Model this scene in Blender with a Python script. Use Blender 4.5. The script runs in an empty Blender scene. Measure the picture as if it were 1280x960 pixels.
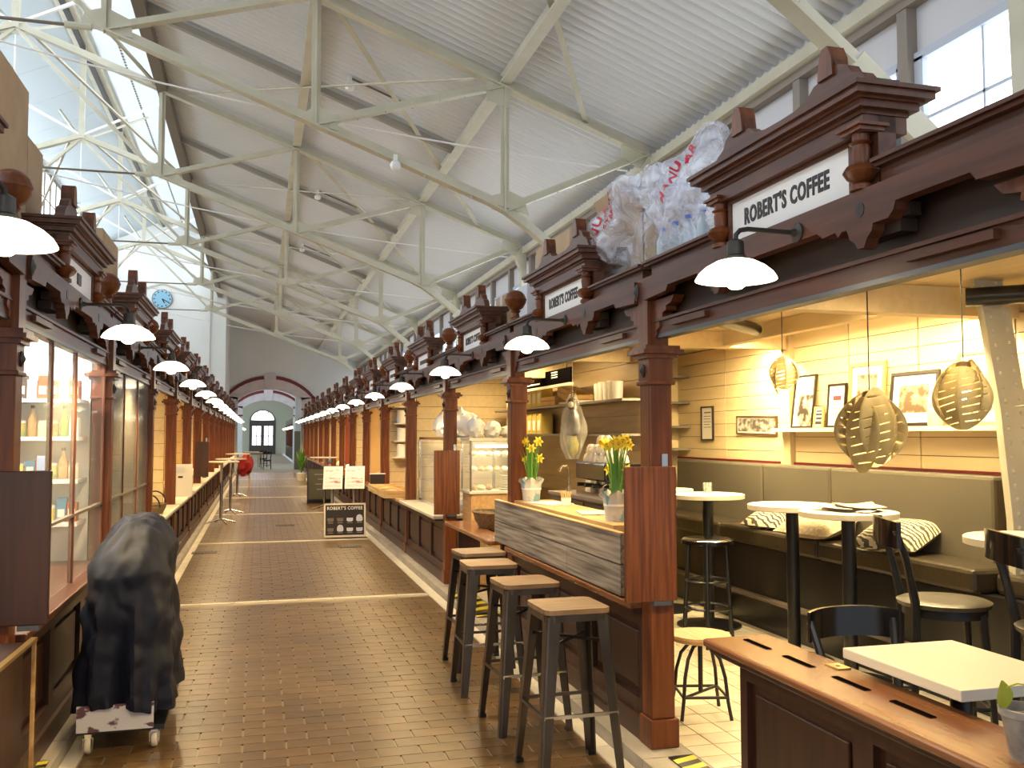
import bpy, bmesh, math, random
from mathutils import Vector, Matrix
from mathutils.bvhtree import BVHTree
R = random.Random(7)
PI = math.pi
SC = bpy.context.scene
C = SC.collection

# ---------------------------------------------------------------- camera
CAM_F, YAW, PIT, ROLL, CAM_H = 1150.0, 0.2685, 0.0558, 0.001, 1.55
cd = bpy.data.cameras.new('camera'); cam = bpy.data.objects.new('camera', cd); C.objects.link(cam)
cd.sensor_fit = 'HORIZONTAL'; cd.sensor_width = 36.0; cd.lens = CAM_F / 1280.0 * 36.0
cd.clip_start = 0.05; cd.clip_end = 300
cam.location = (0, 0, CAM_H)
cam.rotation_euler = (Matrix.Rotation(-YAW, 3, 'Z') @ Matrix.Rotation(PI/2 + PIT, 3, 'X') @ Matrix.Rotation(-ROLL, 3, 'Z')).to_euler()
SC.camera = cam

# ---------------------------------------------------------------- world, exposure
w = bpy.data.worlds.new('overcast_sky'); SC.world = w; w.use_nodes = True
bg = w.node_tree.nodes['Background']; bg.inputs[0].default_value = (0.80, 0.88, 1.0, 1); bg.inputs[1].default_value = 0.5
vs = SC.view_settings
vs.view_transform = 'Standard'; vs.look = 'None'; vs.gamma = 1.0; vs.use_curve_mapping = False; vs.exposure = 0.15

# daylight entering at the window openings of the hall (lantern, clerestory, left wall), plus added fill at the street end
def daylight(name, loc, rot, sx, sy, power, col=(0.80, 0.895, 1.0)):
    d = bpy.data.lights.new(name, 'AREA'); d.shape = 'RECTANGLE'; d.size = sx; d.size_y = sy; d.energy = power; d.color = col
    o = bpy.data.objects.new(name, d); C.objects.link(o); o.location = loc; o.rotation_euler = rot
    return o
daylight('lantern_daylight_left', (-5.25, 15.5, 7.75), (0, -PI/2, 0), 1.2, 38, 540)
daylight('lantern_daylight_right', (-1.52, 15.5, 7.55), (0, PI/2, 0), 1.2, 38, 340)
daylight('hall_daylight_left', (-10.8, 15.5, 3.9), (0, -PI/2, 0), 1.0, 38, 580)
daylight('clerestory_daylight', (4.13, 16, 3.72), (0, PI/2, 0), 0.55, 38, 190)
daylight('street_end_fill', (-0.8, -5.6, 3.0), (PI/2, 0, 0), 5.0, 3.0, 16)  # unseen fill lamp behind the camera, lifts the shadows

# ---------------------------------------------------------------- node materials
def mat(name, col, rough=0.5, metal=0.0, col2=None, scale=(6, 6, 6), detail=4, bump=0.0, bscale=None, emit=None, estr=0.0,
        trans=0.0, alpha=1.0, kind='noise', lo=0.35, hi=0.65, spec=None, coat=0.0, ior=None):
    m = bpy.data.materials.new(name); m.use_nodes = True
    nt = m.node_tree; b = nt.nodes['Principled BSDF']
    b.inputs['Base Color'].default_value = (*col, 1); b.inputs['Roughness'].default_value = rough; b.inputs['Metallic'].default_value = metal
    if spec is not None: b.inputs['Specular IOR Level'].default_value = spec
    if coat: b.inputs['Coat Weight'].default_value = coat; b.inputs['Coat Roughness'].default_value = 0.15
    if ior: b.inputs['IOR'].default_value = ior
    if trans: b.inputs['Transmission Weight'].default_value = trans
    if alpha < 1: b.inputs['Alpha'].default_value = alpha
    if emit: b.inputs['Emission Color'].default_value = (*emit, 1); b.inputs['Emission Strength'].default_value = estr
    if col2 is not None or bump:
        tc = nt.nodes.new('ShaderNodeTexCoord'); mp = nt.nodes.new('ShaderNodeMapping'); mp.inputs['Scale'].default_value = scale
        nt.links.new(tc.outputs['Object'], mp.inputs['Vector'])
        if kind == 'wave':
            n = nt.nodes.new('ShaderNodeTexWave'); n.inputs['Scale'].default_value = 1; n.inputs['Distortion'].default_value = 6; n.inputs['Detail'].default_value = 3
        else:
            n = nt.nodes.new('ShaderNodeTexNoise'); n.inputs['Scale'].default_value = 1; n.inputs['Detail'].default_value = detail
        nt.links.new(mp.outputs[0], n.inputs['Vector'])
        fac = n.outputs[0]
        if col2 is not None:
            r = nt.nodes.new('ShaderNodeValToRGB'); r.color_ramp.elements[0].position = lo; r.color_ramp.elements[1].position = hi
            r.color_ramp.elements[0].color = (*col, 1); r.color_ramp.elements[1].color = (*col2, 1)
            nt.links.new(fac, r.inputs[0]); nt.links.new(r.outputs[0], b.inputs['Base Color'])
        if bump:
            bp = nt.nodes.new('ShaderNodeBump'); bp.inputs['Strength'].default_value = bump; bp.inputs['Distance'].default_value = 0.01
            nt.links.new(fac, bp.inputs['Height']); nt.links.new(bp.outputs[0], b.inputs['Normal'])
    return m
def island_tint(m, amt=0.25):
    """vary the colour a little from piece to piece"""
    nt = m.node_tree; b = nt.nodes['Principled BSDF']; g = nt.nodes.new('ShaderNodeNewGeometry'); oi = nt.nodes.new('ShaderNodeObjectInfo')
    ad = nt.nodes.new('ShaderNodeMath'); ad.operation = 'ADD'; nt.links.new(g.outputs['Random Per Island'], ad.inputs[0]); nt.links.new(oi.outputs['Random'], ad.inputs[1])
    fr = nt.nodes.new('ShaderNodeMath'); fr.operation = 'FRACT'; nt.links.new(ad.outputs[0], fr.inputs[0])
    mr = nt.nodes.new('ShaderNodeMapRange'); mr.inputs[3].default_value = 1 - amt; mr.inputs[4].default_value = 1 + amt; nt.links.new(fr.outputs[0], mr.inputs[0])
    mx = nt.nodes.new('ShaderNodeMix'); mx.data_type = 'RGBA'; mx.blend_type = 'MULTIPLY'; mx.inputs[0].default_value = 1
    src = b.inputs['Base Color'].links[0].from_socket if b.inputs['Base Color'].links else None
    if src: nt.links.new(src, mx.inputs[6])
    else: mx.inputs[6].default_value = b.inputs['Base Color'].default_value
    nt.links.new(mr.outputs[0], mx.inputs[7]); nt.links.new(mx.outputs[2], b.inputs['Base Color'])
    return m
M = {}
M['mahogany'] = mat('mahogany', (0.10, 0.026, 0.008), 0.36, col2=(0.18, 0.054, 0.017), scale=(30, 30, 2.2), bump=0.03, spec=.35)
M['mahogany_y'] = mat('mahogany_lengthwise', (0.070, 0.023, 0.011), 0.40, col2=(0.115, 0.040, 0.020), scale=(30, 2.2, 30), bump=0.03, spec=.35)
M['dark_panel'] = mat('dark_panel', (0.030, 0.010, 0.005), 0.38, col2=(0.052, 0.018, 0.009), scale=(25, 25, 2), bump=0.04)
M['flap'] = mat('flap_wood', (0.085, 0.022, 0.005), 0.33, col2=(0.19, 0.058, 0.014), scale=(60, 60, 3), bump=0.04)
M['ledge'] = mat('ledge_wood', (0.17, 0.065, 0.024), 0.26, col2=(0.24, 0.10, 0.04), scale=(22, 1.6, 22), coat=0.25)
M['weathered'] = island_tint(mat('weathered_wood', (0.07, 0.052, 0.038), 0.85, col2=(0.37, 0.31, 0.25), scale=(60, 1.7, 42), detail=8, bump=0.35, lo=0.3, hi=0.66), 0.15)
M['light_wood'] = mat('light_wood', (0.45, 0.26, 0.10), 0.45, col2=(0.58, 0.36, 0.16), scale=(30, 3, 30))
M['stool_wood'] = mat('stool_wood', (0.13, 0.075, 0.036), 0.55, col2=(0.24, 0.145, 0.075), scale=(4, 40, 4))
M['gunmetal'] = mat('gunmetal', (0.085, 0.07, 0.06), 0.34, 0.85, col2=(0.13, 0.11, 0.095), scale=(9, 9, 3))
M['cream_steel'] = mat('cream_steel', (0.50, 0.47, 0.36), 0.5, col2=(0.57, 0.54, 0.43), scale=(3, 3, 3))
M['rafter_grey'] = mat('rafter_grey', (0.30, 0.28, 0.24), 0.55)
M['dark_steel'] = mat('dark_steel', (0.16, 0.13, 0.10), 0.5)
M['corrugated'] = mat('corrugated_sheet', (0.66, 0.66, 0.67), 0.38, col2=(0.70, 0.70, 0.70), scale=(0.5, 0.5, 0.5), detail=2)
M['white_wall'] = mat('white_plaster', (0.74, 0.75, 0.72), 0.8, col2=(0.78, 0.79, 0.77), scale=(1, 1, 1))
M['lantern_lit'] = mat('lantern_boarding_lit', (0.66, 0.71, 0.74), 0.7)  # right slope: window light on it put into a paler colour
M['lantern_shaded'] = mat('lantern_boarding_shaded', (0.46, 0.52, 0.55), 0.65)  # left slope: same roof, its shade put into a bluer, darker colour
M['clere'] = mat('clerestory_board', (0.62, 0.62, 0.66), 0.6)
M['clere_dark'] = mat('clerestory_stud', (0.26, 0.22, 0.19), 0.6)
M['pink_stone'] = mat('pink_stone', (0.60, 0.52, 0.52), 0.7, col2=(0.68, 0.60, 0.60), scale=(3, 3, 3))
M['maroon'] = mat('maroon_paint', (0.16, 0.012, 0.014), 0.5)
M['olive'] = mat('olive_paint', (0.20, 0.19, 0.12), 0.6)
M['daywin'] = mat('bright_window_pane', (0.9, 0.95, 1.0), 0.3, emit=(0.93, 0.97, 1.0), estr=2.0)
M['winframe'] = mat('window_frame', (0.5, 0.55, 0.66), 0.5)
M['black'] = mat('black_paint', (0.010, 0.010, 0.011), 0.3)
M['black_gloss'] = mat('black_lacquer', (0.008, 0.007, 0.007), 0.12, coat=0.5)
M['tile'] = island_tint(mat('brown_clinker', (0.10, 0.056, 0.020), 0.30, col2=(0.145, 0.084, 0.034), scale=(7, 7, 7)), 0.22)
M['grout'] = mat('grey_grout', (0.36, 0.30, 0.21), 0.8)
M['band'] = island_tint(mat('cream_band_tile', (0.60, 0.54, 0.44), 0.35, col2=(0.66, 0.60, 0.50), scale=(5, 5, 5)), 0.08)
M['stone'] = mat('grey_kerb_stone', (0.27, 0.24, 0.20), 0.6, col2=(0.36, 0.32, 0.27), scale=(9, 3, 9), bump=0.1)
M['cream_tile'] = island_tint(mat('cream_floor_tile', (0.60, 0.52, 0.38), 0.35, col2=(0.66, 0.58, 0.44), scale=(5, 5, 5)), 0.08)
M['tile_gap'] = mat('tile_gap', (0.14, 0.10, 0.06), 0.9)
M['plank'] = island_tint(mat('cream_plank', (0.66, 0.52, 0.29), 0.5, col2=(0.72, 0.57, 0.33), scale=(20, 1.5, 20)), 0.05)
M['plank_gap'] = mat('plank_gap', (0.22, 0.14, 0.06), 0.8)
M['shade'] = mat('opal_shade', (0.95, 0.92, 0.85), 0.3, emit=(1.0, 0.86, 0.62), estr=3.2)
M['bulb'] = mat('lamp_bulb', (1, 0.9, 0.7), 0.3, emit=(1.0, 0.80, 0.50), estr=14)
M['iron'] = mat('dark_iron', (0.05, 0.045, 0.04), 0.45, 0.6)
M['white'] = mat('white_paint', (0.78, 0.77, 0.76), 0.5)
M['offwhite'] = mat('off_white', (0.64, 0.58, 0.46), 0.4)
M['ink'] = mat('black_ink', (0.020, 0.012, 0.012), 0.5)
M['steel'] = mat('steel_strip', (0.11, 0.115, 0.125), 0.4, 0.5)
M['chrome'] = mat('chrome', (0.65, 0.63, 0.6), 0.18, 1.0)
M['tube'] = mat('lit_tube', (1, 0.95, 0.85), 0.4, emit=(1.0, 0.85, 0.55), estr=9)
M['glass'] = mat('clear_glass', (0.85, 0.92, 0.88), 0.03, alpha=0.14, spec=0.9)
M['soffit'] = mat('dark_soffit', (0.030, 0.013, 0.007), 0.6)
M['yellow'] = mat('yellow_paint', (0.62, 0.50, 0.03), 0.5)

# ---------------------------------------------------------------- mesh builder
def ob_origin(p):
    v = Vector((0, 0, 0))
    while p is not None:
        v = v + Vector(p.location); p = p.parent
    return v
class MB:
    def __init__(s): s.v = []; s.f = []; s.sm = []; s.mi = []; s.cur = 0
    def add(s, vs, fs, sm=False):
        n = len(s.v); s.v += [tuple(v) for v in vs]; s.f += [tuple(i + n for i in f) for f in fs]; s.sm += [sm] * len(fs); s.mi += [s.cur] * len(fs); return s
    def box(s, x0, x1, y0, y1, z0, z1):
        return s.add([(x0,y0,z0),(x1,y0,z0),(x1,y1,z0),(x0,y1,z0),(x0,y0,z1),(x1,y0,z1),(x1,y1,z1),(x0,y1,z1)],
                     [(0,3,2,1),(4,5,6,7),(0,1,5,4),(1,2,6,5),(2,3,7,6),(3,0,4,7)])
    def hexa(s, p):      # 8 points ordered as in box
        return s.add(p, [(0,3,2,1),(4,5,6,7),(0,1,5,4),(1,2,6,5),(2,3,7,6),(3,0,4,7)])
    def bar(s, a, b, w, h, up=(0,0,1)):
        a = Vector(a); b = Vector(b); d = (b - a).normalized(); u = Vector(up)
        if abs(d.dot(u)) > 0.98: u = Vector((0,1,0))
        r = d.cross(u).normalized() * (w/2); u = r.cross(d).normalized() * (h/2)
        return s.hexa([a-r-u, a+r-u, b+r-u, b-r-u, a-r+u, a+r+u, b+r+u, b-r+u])
    def tube(s, pts, r, n=8, cap=True):
        pts = [Vector(p) for p in pts]; rr = r if isinstance(r, (list, tuple)) else [r]*len(pts); rings = []
        prev = None
        for i, p in enumerate(pts):
            d = (pts[min(i+1, len(pts)-1)] - pts[max(i-1, 0)]).normalized()
            if prev is None:
                a = Vector((0,0,1)) if abs(d.z) < 0.9 else Vector((1,0,0)); u = d.cross(a).normalized()
            else: u = (prev - d * prev.dot(d)).normalized()
            prev = u; v = d.cross(u)
            rings.append([p + (u*math.cos(2*PI*k/n) + v*math.sin(2*PI*k/n)) * rr[i] for k in range(n)])
        vs = [q for r_ in rings for q in r_]; fs = []
        for i in range(len(rings)-1):
            for k in range(n): fs.append((i*n+k, i*n+(k+1) % n, (i+1)*n+(k+1) % n, (i+1)*n+k))
        if cap: fs.append(tuple(range(n))[::-1]); fs.append(tuple(range((len(rings)-1)*n, len(rings)*n)))
        return s.add(vs, fs, True)
    def lathe(s, prof, c=(0,0,0), n=16, sx=1, sy=1):
        vs = []; fs = []
        for (r, z) in prof:
            for k in range(n): vs.append((c[0]+r*sx*math.cos(2*PI*k/n), c[1]+r*sy*math.sin(2*PI*k/n), c[2]+z))
        for i in range(len(prof)-1):
            for k in range(n): fs.append((i*n+k, i*n+(k+1) % n, (i+1)*n+(k+1) % n, (i+1)*n+k))
        if prof[0][0] > 1e-4: fs.append(tuple(range(n))[::-1])
        if prof[-1][0] > 1e-4: fs.append(tuple(range((len(prof)-1)*n, len(prof)*n)))
        return s.add(vs, fs, True)
    def ball(s, c, r, n=10, m=6, sz=1):
        return s.lathe([(max(1e-5, r*math.sin(PI*i/m)), -r*sz*math.cos(PI*i/m)) for i in range(m+1)], c, n)
    def prism(s, prof, axis, d0, d1, sm=False):
        """prof: 2D points; axis x -> (y,z), y -> (x,z), z -> (x,y)"""
        def P(p, d): return (d, p[0], p[1]) if axis == 'x' else ((p[0], d, p[1]) if axis == 'y' else (p[0], p[1], d))
        n = len(prof); vs = [P(p, d0) for p in prof] + [P(p, d1) for p in prof]
        fs = [tuple(range(n))[::-1], tuple(range(n, 2*n))] + [(i, (i+1) % n, n+(i+1) % n, n+i) for i in range(n)]
        return s.add(vs, fs, sm)
    def grid(s, fn, nu, nv, sm=True, closed_u=False):
        vs = [fn(i/nu, j/nv) for j in range(nv+1) for i in range(nu + (0 if closed_u else 1))]; w_ = nu + (0 if closed_u else 1); fs = []
        for j in range(nv):
            for i in range(nu): fs.append((j*w_+i, j*w_+(i+1) % w_, (j+1)*w_+(i+1) % w_, (j+1)*w_+i))
        return s.add(vs, fs, sm)
    def mesh(s, name, mats, off=Vector((0,0,0)), bevel=0, fixn=False):
        me = bpy.data.meshes.new(name)
        me.from_pydata([(x-off[0], y-off[1], z-off[2]) for x, y, z in s.v], [], s.f)
        if not isinstance(mats, (list, tuple)): mats = [mats]
        for m in mats: me.materials.append(m if not isinstance(m, str) else M[m])
        me.polygons.foreach_set('use_smooth', s.sm); me.polygons.foreach_set('material_index', s.mi)
        bm = bmesh.new(); bm.from_mesh(me)
        if fixn or len(s.f) < 20000: bmesh.ops.recalc_face_normals(bm, faces=bm.faces)
        if bevel: bmesh.ops.bevel(bm, geom=list(bm.edges), offset=bevel, segments=2, affect='EDGES', profile=0.5, clamp_overlap=True)
        bm.to_mesh(me); bm.free()
        if any(s.sm): me.set_sharp_from_angle(angle=0.7)
        return me
    def build(s, name, mats, parent=None, bevel=0, kind=None):
        if parent is None:
            xs = [v[0] for v in s.v]; ys = [v[1] for v in s.v]; zs = [v[2] for v in s.v]
            off = Vector(((min(xs)+max(xs))/2, (min(ys)+max(ys))/2, min(zs)))
        else: off = ob_origin(parent)
        o = bpy.data.objects.new(name, s.mesh(name, mats, off, bevel)); C.objects.link(o)
        if parent is None: o.location = off
        else: o.parent = parent
        if kind: o['kind'] = kind
        return o
def tag(o, label, cat, group=None):
    o['label'] = label; o['category'] = cat
    if group: o['group'] = group
    return o
def thing(name, label, cat, loc=(0,0,0), group=None):
    o = bpy.data.objects.new(name, None); C.objects.link(o); o.location = loc; o.empty_display_size = 0.1
    return tag(o, label, cat, group)
def struct(mb, name, m, bevel=0):
    return mb.build(name, m, None, bevel, 'structure')
KIDS = {}
def copy_tree(o, loc=None, rz=None, label=None, parent=None):
    c = o.copy(); C.objects.link(c)
    if parent is not None: c.parent = parent
    if loc is not None: c.location = loc
    if rz is not None: c.rotation_euler = (0, 0, rz)
    if label: c['label'] = label
    for ch in o.children: copy_tree(ch, parent=c)
    return c
def bx(name, m, parent, *a, bevel=0): return MB().box(*a).build(name, m, parent, bevel)
ORD = ['first','second','third','fourth','fifth','sixth','seventh','eighth','ninth','tenth','eleventh','twelfth','thirteenth','fourteenth','fifteenth','sixteenth','seventeenth']
def text_mesh(txt, size, depth=0.002, sx=1.0, bold=0.0, shear=0.0):
    cu = bpy.data.curves.new('lettering', 'FONT'); cu.body = txt; cu.size = size; cu.extrude = depth; cu.offset = bold; cu.shear = shear
    cu.space_character = 1.12; cu.align_x = 'CENTER'; cu.align_y = 'CENTER'; cu.resolution_u = 3
    t = bpy.data.objects.new('lettering_tmp', cu); C.objects.link(t)
    dg = bpy.context.evaluated_depsgraph_get(); me = bpy.data.meshes.new_from_object(t.evaluated_get(dg))
    bpy.data.objects.remove(t); bpy.data.curves.remove(cu)
    for v in me.vertices: v.co.x *= sx
    return me
def text_part(txt, size, m, parent, xf, depth=0.002, sx=1.0, bold=0.0, name='lettering'):
    me = text_mesh(txt, size, depth, sx, bold); me.transform(Matrix.Translation(-ob_origin(parent)) @ xf)
    me.materials.clear(); me.materials.append(M[m]); o = bpy.data.objects.new(name, me); C.objects.link(o); o.parent = parent
    return o
def frame_mat(o, xd, yd):    # text x -> xd, y -> yd at o
    xd = Vector(xd).normalized(); yd = Vector(yd).normalized(); zd = xd.cross(yd)
    m = Matrix((xd, yd, zd)).transposed().to_4x4(); m.translation = Vector(o); return m

# ---------------------------------------------------------------- the plan of the hall (metres)
XR, XL = 1.82, -0.95          # aisle faces of the stall rows
Y0, BAY, NB = 4.17, 2.52, 15  # first pair of columns, bay length, bays
YC = [Y0 + BAY*k for k in range(-1, NB)]
YM = [Y0 - BAY/2 + BAY*k for k in range(NB)]
YEND = 40.2
XW = 4.15                     # right outer wall
AX = -3.4                     # ridge axis
TR = [Y0 - 0.1 + 5.04*k for k in range(0, 8)]
# ================================================================ FLOOR
fl = MB(); fl.box(-1.0, 1.9, -6, YEND+45, -0.10, -0.008)
floor = struct(fl, 'floor', 'grout')
TX, TY = 0.2125, 0.124
BANDS = [9.03 + 5.03*k for k in range(-1, 7)]
cells = []
x_in0, x_in1 = -0.80, 1.62
j = 0; y = 2.0
proto = None
tiles = []
while y < YEND:
    nb = [b for b in BANDS if y < b + 0.04 and y + TY > b - 0.04]
    if nb:
        y = nb[0] + 0.045; continue
    offx = (j % 2) * TX/2; x = x_in0 - offx
    while x < x_in1 - 0.02:
        a, b = max(x, x_in0), min(x + TX, x_in1)
        if b - a > 0.03: tiles.append((a+0.004, b-0.004, y+0.0015, y+TY-0.0015))
        x += TX
    y += TY; j += 1
near = sorted([t for t in tiles if t[2] > 4.05], key=lambda t: t[2])[:300]; ns = set(near)
cache = {}
for t in near:
    wd = round(t[1]-t[0], 3)
    if wd not in cache:
        cache[wd] = MB().hexa([(-wd/2,-.0605,-.02),(wd/2,-.0605,-.02),(wd/2,.0605,-.02),(-wd/2,.0605,-.02),(-wd/2+.0012,-.0598,0),(wd/2-.0012,-.0598,0),(wd/2-.0012,.0598,0),(-wd/2+.0012,.0598,0)]).mesh('tile', 'tile')
    o = bpy.data.objects.new('tile', cache[wd]); C.objects.link(o); o.parent = floor
    o.location = Vector(((t[0]+t[1])/2, (t[2]+t[3])/2, R.uniform(-0.0006, 0.0004))) - floor.location
mb = MB()
for t in tiles:
    if t in ns: continue
    mb.box(t[0], t[1], t[2], t[3], -0.02, R.uniform(-0.001, 0.0006))
o = mb.build('tile_field', 'tile', floor); o['kind'] = 'stuff'
o['label'] = 'brown clinker tiles of the far aisle'
# cream cross bands and borders, made of long tiles
bt = MB().box(-0.149, 0.149, -0.035, 0.035, -0.02, 0.001).mesh('band_tile', 'band')
for b in BANDS:
    for i in range(8):
        o = bpy.data.objects.new('band_tile', bt); C.objects.link(o); o.parent = floor; o.location = Vector((x_in0 + 0.15 + i*0.3025, b, 0)) - floor.location
bt2 = MB().box(-0.045, 0.045, -0.198, 0.198, -0.02, 0.001).mesh('border_tile', 'band')
for xx in (x_in0 - 0.05, x_in1 + 0.05):
    for i in range(96):
        o = bpy.data.objects.new('border_tile', bt2); C.objects.link(o); o.parent = floor; o.location = Vector((xx, 2.2 + i*0.4, 0)) - floor.location
# stone kerbs under the stall fronts
for nm, x0, x1 in (('trim_1', 1.72, 1.98), ('trim_2', -1.12, -0.88)):
    k = MB()
    for i in range(38): k.box(x0, x1, 2.0 + i*1.0 + .003, 3.0 + i*1.0 - .003, -0.02, 0.065)
    struct(k, nm, 'stone')
# drain gratings set in the floor
for i, (gx, gy, lab) in enumerate(((-0.67, 12.95, 'small dark drain grate in the floor beside the left stalls'), (0.46, 16.5, 'small dark drain grate in the middle of the aisle'), (1.25, 13.1, 'dark drain grate in the floor before the menu easel'))):
    g = thing('drain_grate', lab, 'grate', (gx, gy, 0.001))
    MB().box(gx-.16, gx+.16, gy-.12, gy+.12, 0.0, 0.004).build('frame', 'iron', g)
    s = MB()
    for k in range(7): s.box(gx-.14+k*.042, gx-.125+k*.042, gy-.1, gy+.1, 0.004, 0.008)
    s.build('slats', 'dark_steel', g)
# cream tiled cafe floor
cf = MB().box(1.9, 4.3, 1.5, 12, -0.08, 0.052)
cfl = struct(cf, 'floor_cafe', 'tile_gap')
ct = MB().box(-.072, .072, -.072, .072, -0.01, 0.006).mesh('floor_tile', 'cream_tile')
rest = MB(); n = 0
cand = [(1.98+.075+i*.15, 2.0+.075+jj*.15) for jj in range(64) for i in range(14)]
cand.sort(key=lambda p: (p[0]-2.6)**2 + (p[1]-4.6)**2)
for (tx, ty) in cand:
    if n < 300:
        o = bpy.data.objects.new('floor_tile', ct); C.objects.link(o); o.parent = cfl; o.location = Vector((tx, ty, 0.06)) - cfl.location; n += 1
    else: rest.box(tx-.072, tx+.072, ty-.072, ty+.072, 0.05, 0.066)
o = rest.build('floor_tile_field', 'cream_tile', cfl); o['kind'] = 'stuff'
struct(MB().box(1.9, 4.3, 12, YEND, -0.05, 0.06), 'floor_right_stalls', 'tile_gap')
struct(MB().box(-5.9, -1.0, -2, YEND, -0.05, 0.06), 'floor_left_stalls', 'tile_gap')

# ================================================================ OUTER WALLS, ROOF, LANTERN
# roof slope points (x, z)
EVx, EVz, RS = 4.15, 4.56, 0.374
def roofz(x): return EVz + RS*(EVx - x)
P1, P2, P3 = 2.43, 0.50, -1.43
def corr(x0, z0, x1, z1, ya, yb, pitch=0.125, amp=0.030, seg=6):
    m = MB(); nrm = Vector((-(z1-z0), 0, x1-x0)).normalized()
    n = int((yb-ya)/pitch*seg); vs = []; fs = []
    for i in range(n+1):
        y = ya + i*pitch/seg; a = amp*math.sin(2*PI*i/seg)
        vs.append((x0+nrm.x*a, y, z0+nrm.z*a)); vs.append((x1+nrm.x*a, y, z1+nrm.z*a))
        if i: fs.append((2*i-2, 2*i-1, 2*i+1, 2*i))
    return m.add(vs, fs, True)
RY0, RY1 = -5.8, YEND
YCK = 35.0
off = 0.17
r = corr(P3-0.05, roofz(P3-0.05)+off, EVx+0.25, roofz(EVx+0.25)+off, RY0, RY1)
roof_r = struct(r, 'ceiling', 'corrugated')
r = corr(2*AX-P3+0.05, roofz(P3-0.05)+off, 2*AX-EVx-0.25, roofz(EVx+0.25)+off, RY0, YCK+0.4, 0.21, 0.03, 4)
struct(r, 'ceiling_left_slope', 'corrugated')
LE, LR = 8.35, 9.3          # lantern eaves and ridge
XLR = 2*AX - P3             # left edge of the lantern
# lantern roof in boarded strips so seams show
for nm, xa, mname in (('ceiling_lantern_right', P3, 'lantern_lit'), ('ceiling_lantern_left', XLR, 'lantern_shaded')):
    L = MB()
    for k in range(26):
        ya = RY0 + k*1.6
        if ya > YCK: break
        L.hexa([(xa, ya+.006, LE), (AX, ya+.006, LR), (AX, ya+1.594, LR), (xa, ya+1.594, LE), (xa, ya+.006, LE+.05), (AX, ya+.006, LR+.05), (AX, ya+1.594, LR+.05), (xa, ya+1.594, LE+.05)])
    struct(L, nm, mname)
# riveted seam lines on the lantern boarding
sv = MB()
for xx in (-2.0, -2.65):
    zz = LE + (LR-LE)*(xx-P3)/(AX-P3)
    for k in range(200):
        ya = 6 + k*0.145
        sv.box(xx-.02, xx+.02, ya, ya+.05, zz-.02, zz+.004)
o = sv.build('rivet_seams', 'dark_steel', None); o['kind'] = 'structure'; o.name = 'trim_3'
# ridge beam with a black track
struct(MB().box(AX-.16, AX+.16, RY0, YCK, LR-.16, LR-.02), 'trim_4', 'cream_steel')
struct(MB().box(AX-.045, AX+.045, 2, YCK, LR-.23, LR-.16), 'trim_5', 'black')
# lantern side walls: sill board, glazing with mullions
def glazed_side(nm, x, face, z0, z1, y0, y1, step, sillz, mull, panes_mat, kindlabel, bar=None):
    st = MB(); st.box(x-.04, x+.04, y0, y1, sillz, z0); st.box(x-.04, x+.04, y0, y1, z1, z1+.12)
    wl = struct(st, nm, mull)
    n = int((y1-y0)/step)
    pm = MB().box(-.005, .005, .03, step-.03, z0, z1).mesh('pane', panes_mat); mm = MB().box(-.035, .035, -.03, .03, z0, z1)
    if bar: mm.box(-.02, .02, 0, step, bar-.015, bar+.015)
    mmm = mm.mesh('mullion', mull)
    for i in range(n):
        for me, nme in ((pm, 'pane'), (mmm, 'mullion')):
            o = bpy.data.objects.new(nme, me); C.objects.link(o); o.parent = wl; o.location = Vector((x, y0+i*step, 0)) - wl.location
    return wl
glazed_side('wall_lantern_left', XLR, 1, 7.05, 8.30, RY0, YCK, 0.68, roofz(P3), 'dark_steel', 'daywin', '', 7.62)
glazed_side('wall_lantern_right', P3-.09, 1, 7.15, 8.25, RY0, YCK, 1.26, roofz(P3)+.2, 'clere', 'daywin', '')
glazed_side('wall_left', 2*AX-XW, 1, 3.3, 4.45, RY0, YCK, 1.26, 0, 'white_wall', 'daywin', '')
# edge beam of the right slope at the lantern
struct(MB().box(P3-.07, P3+.07, RY0, YEND, roofz(P3)-.06, roofz(P3)+.16), 'trim_6', 'dark_steel')
# right outer wall above the stalls
wr = MB(); wr.box(XW+.06, XW+.16, RY0, YEND, 2.3, 3.28); wr.box(XW+.06, XW+.16, RY0, YEND, 4.08, 4.75)
wall_r = struct(wr, 'wall_right', 'clere')
STEP = 1.26
ys0 = 3.87
def child(nm, mb, m, par): return mb.build(nm, m, par)
for i in range(-3, 29):
    ya = ys0 + i*STEP; yb = ya + STEP
    blind = i in (2, 3)
    child('stud', MB().box(XW-.02, XW+.06, ya-.05, ya+.05, 3.2, 4.42), 'clere_dark', wall_r)
    if blind:
        child('wall_panel', MB().box(XW+.05, XW+.09, ya+.05, yb-.05, 3.2, 4.08), 'clere', wall_r); continue
    child('window_frame', MB().box(XW+.03, XW+.07, ya+.05, yb-.05, 4.03, 4.09).box(XW+.03, XW+.07, ya+.05, yb-.05, 3.26, 3.31).box(XW+.03, XW+.07, yb-.13, yb-.05, 3.3, 4.05).box(XW+.03, XW+.07, ya+.05, ya+.13, 3.3, 4.05)
          .box(XW+.05, XW+.065, ya+.1, yb-.1, 3.62, 3.64).box(XW+.05, XW+.065, (ya+yb)/2-.008, (ya+yb)/2+.008, 3.3, 4.04), 'winframe', wall_r)
    child('pane', MB().box(XW+.075, XW+.085, ya+.1, yb-.1, 3.28, 4.06), 'daywin', wall_r)
# eaves purlin: pale rail with a dark rail under it
struct(MB().box(XW-.10, XW-.02, RY0, YEND, 4.47, 4.57), 'trim_7', 'cream_steel')
struct(MB().box(XW-.03, XW+.05, RY0, YEND, 4.40, 4.47), 'trim_8', 'clere_dark')
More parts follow.
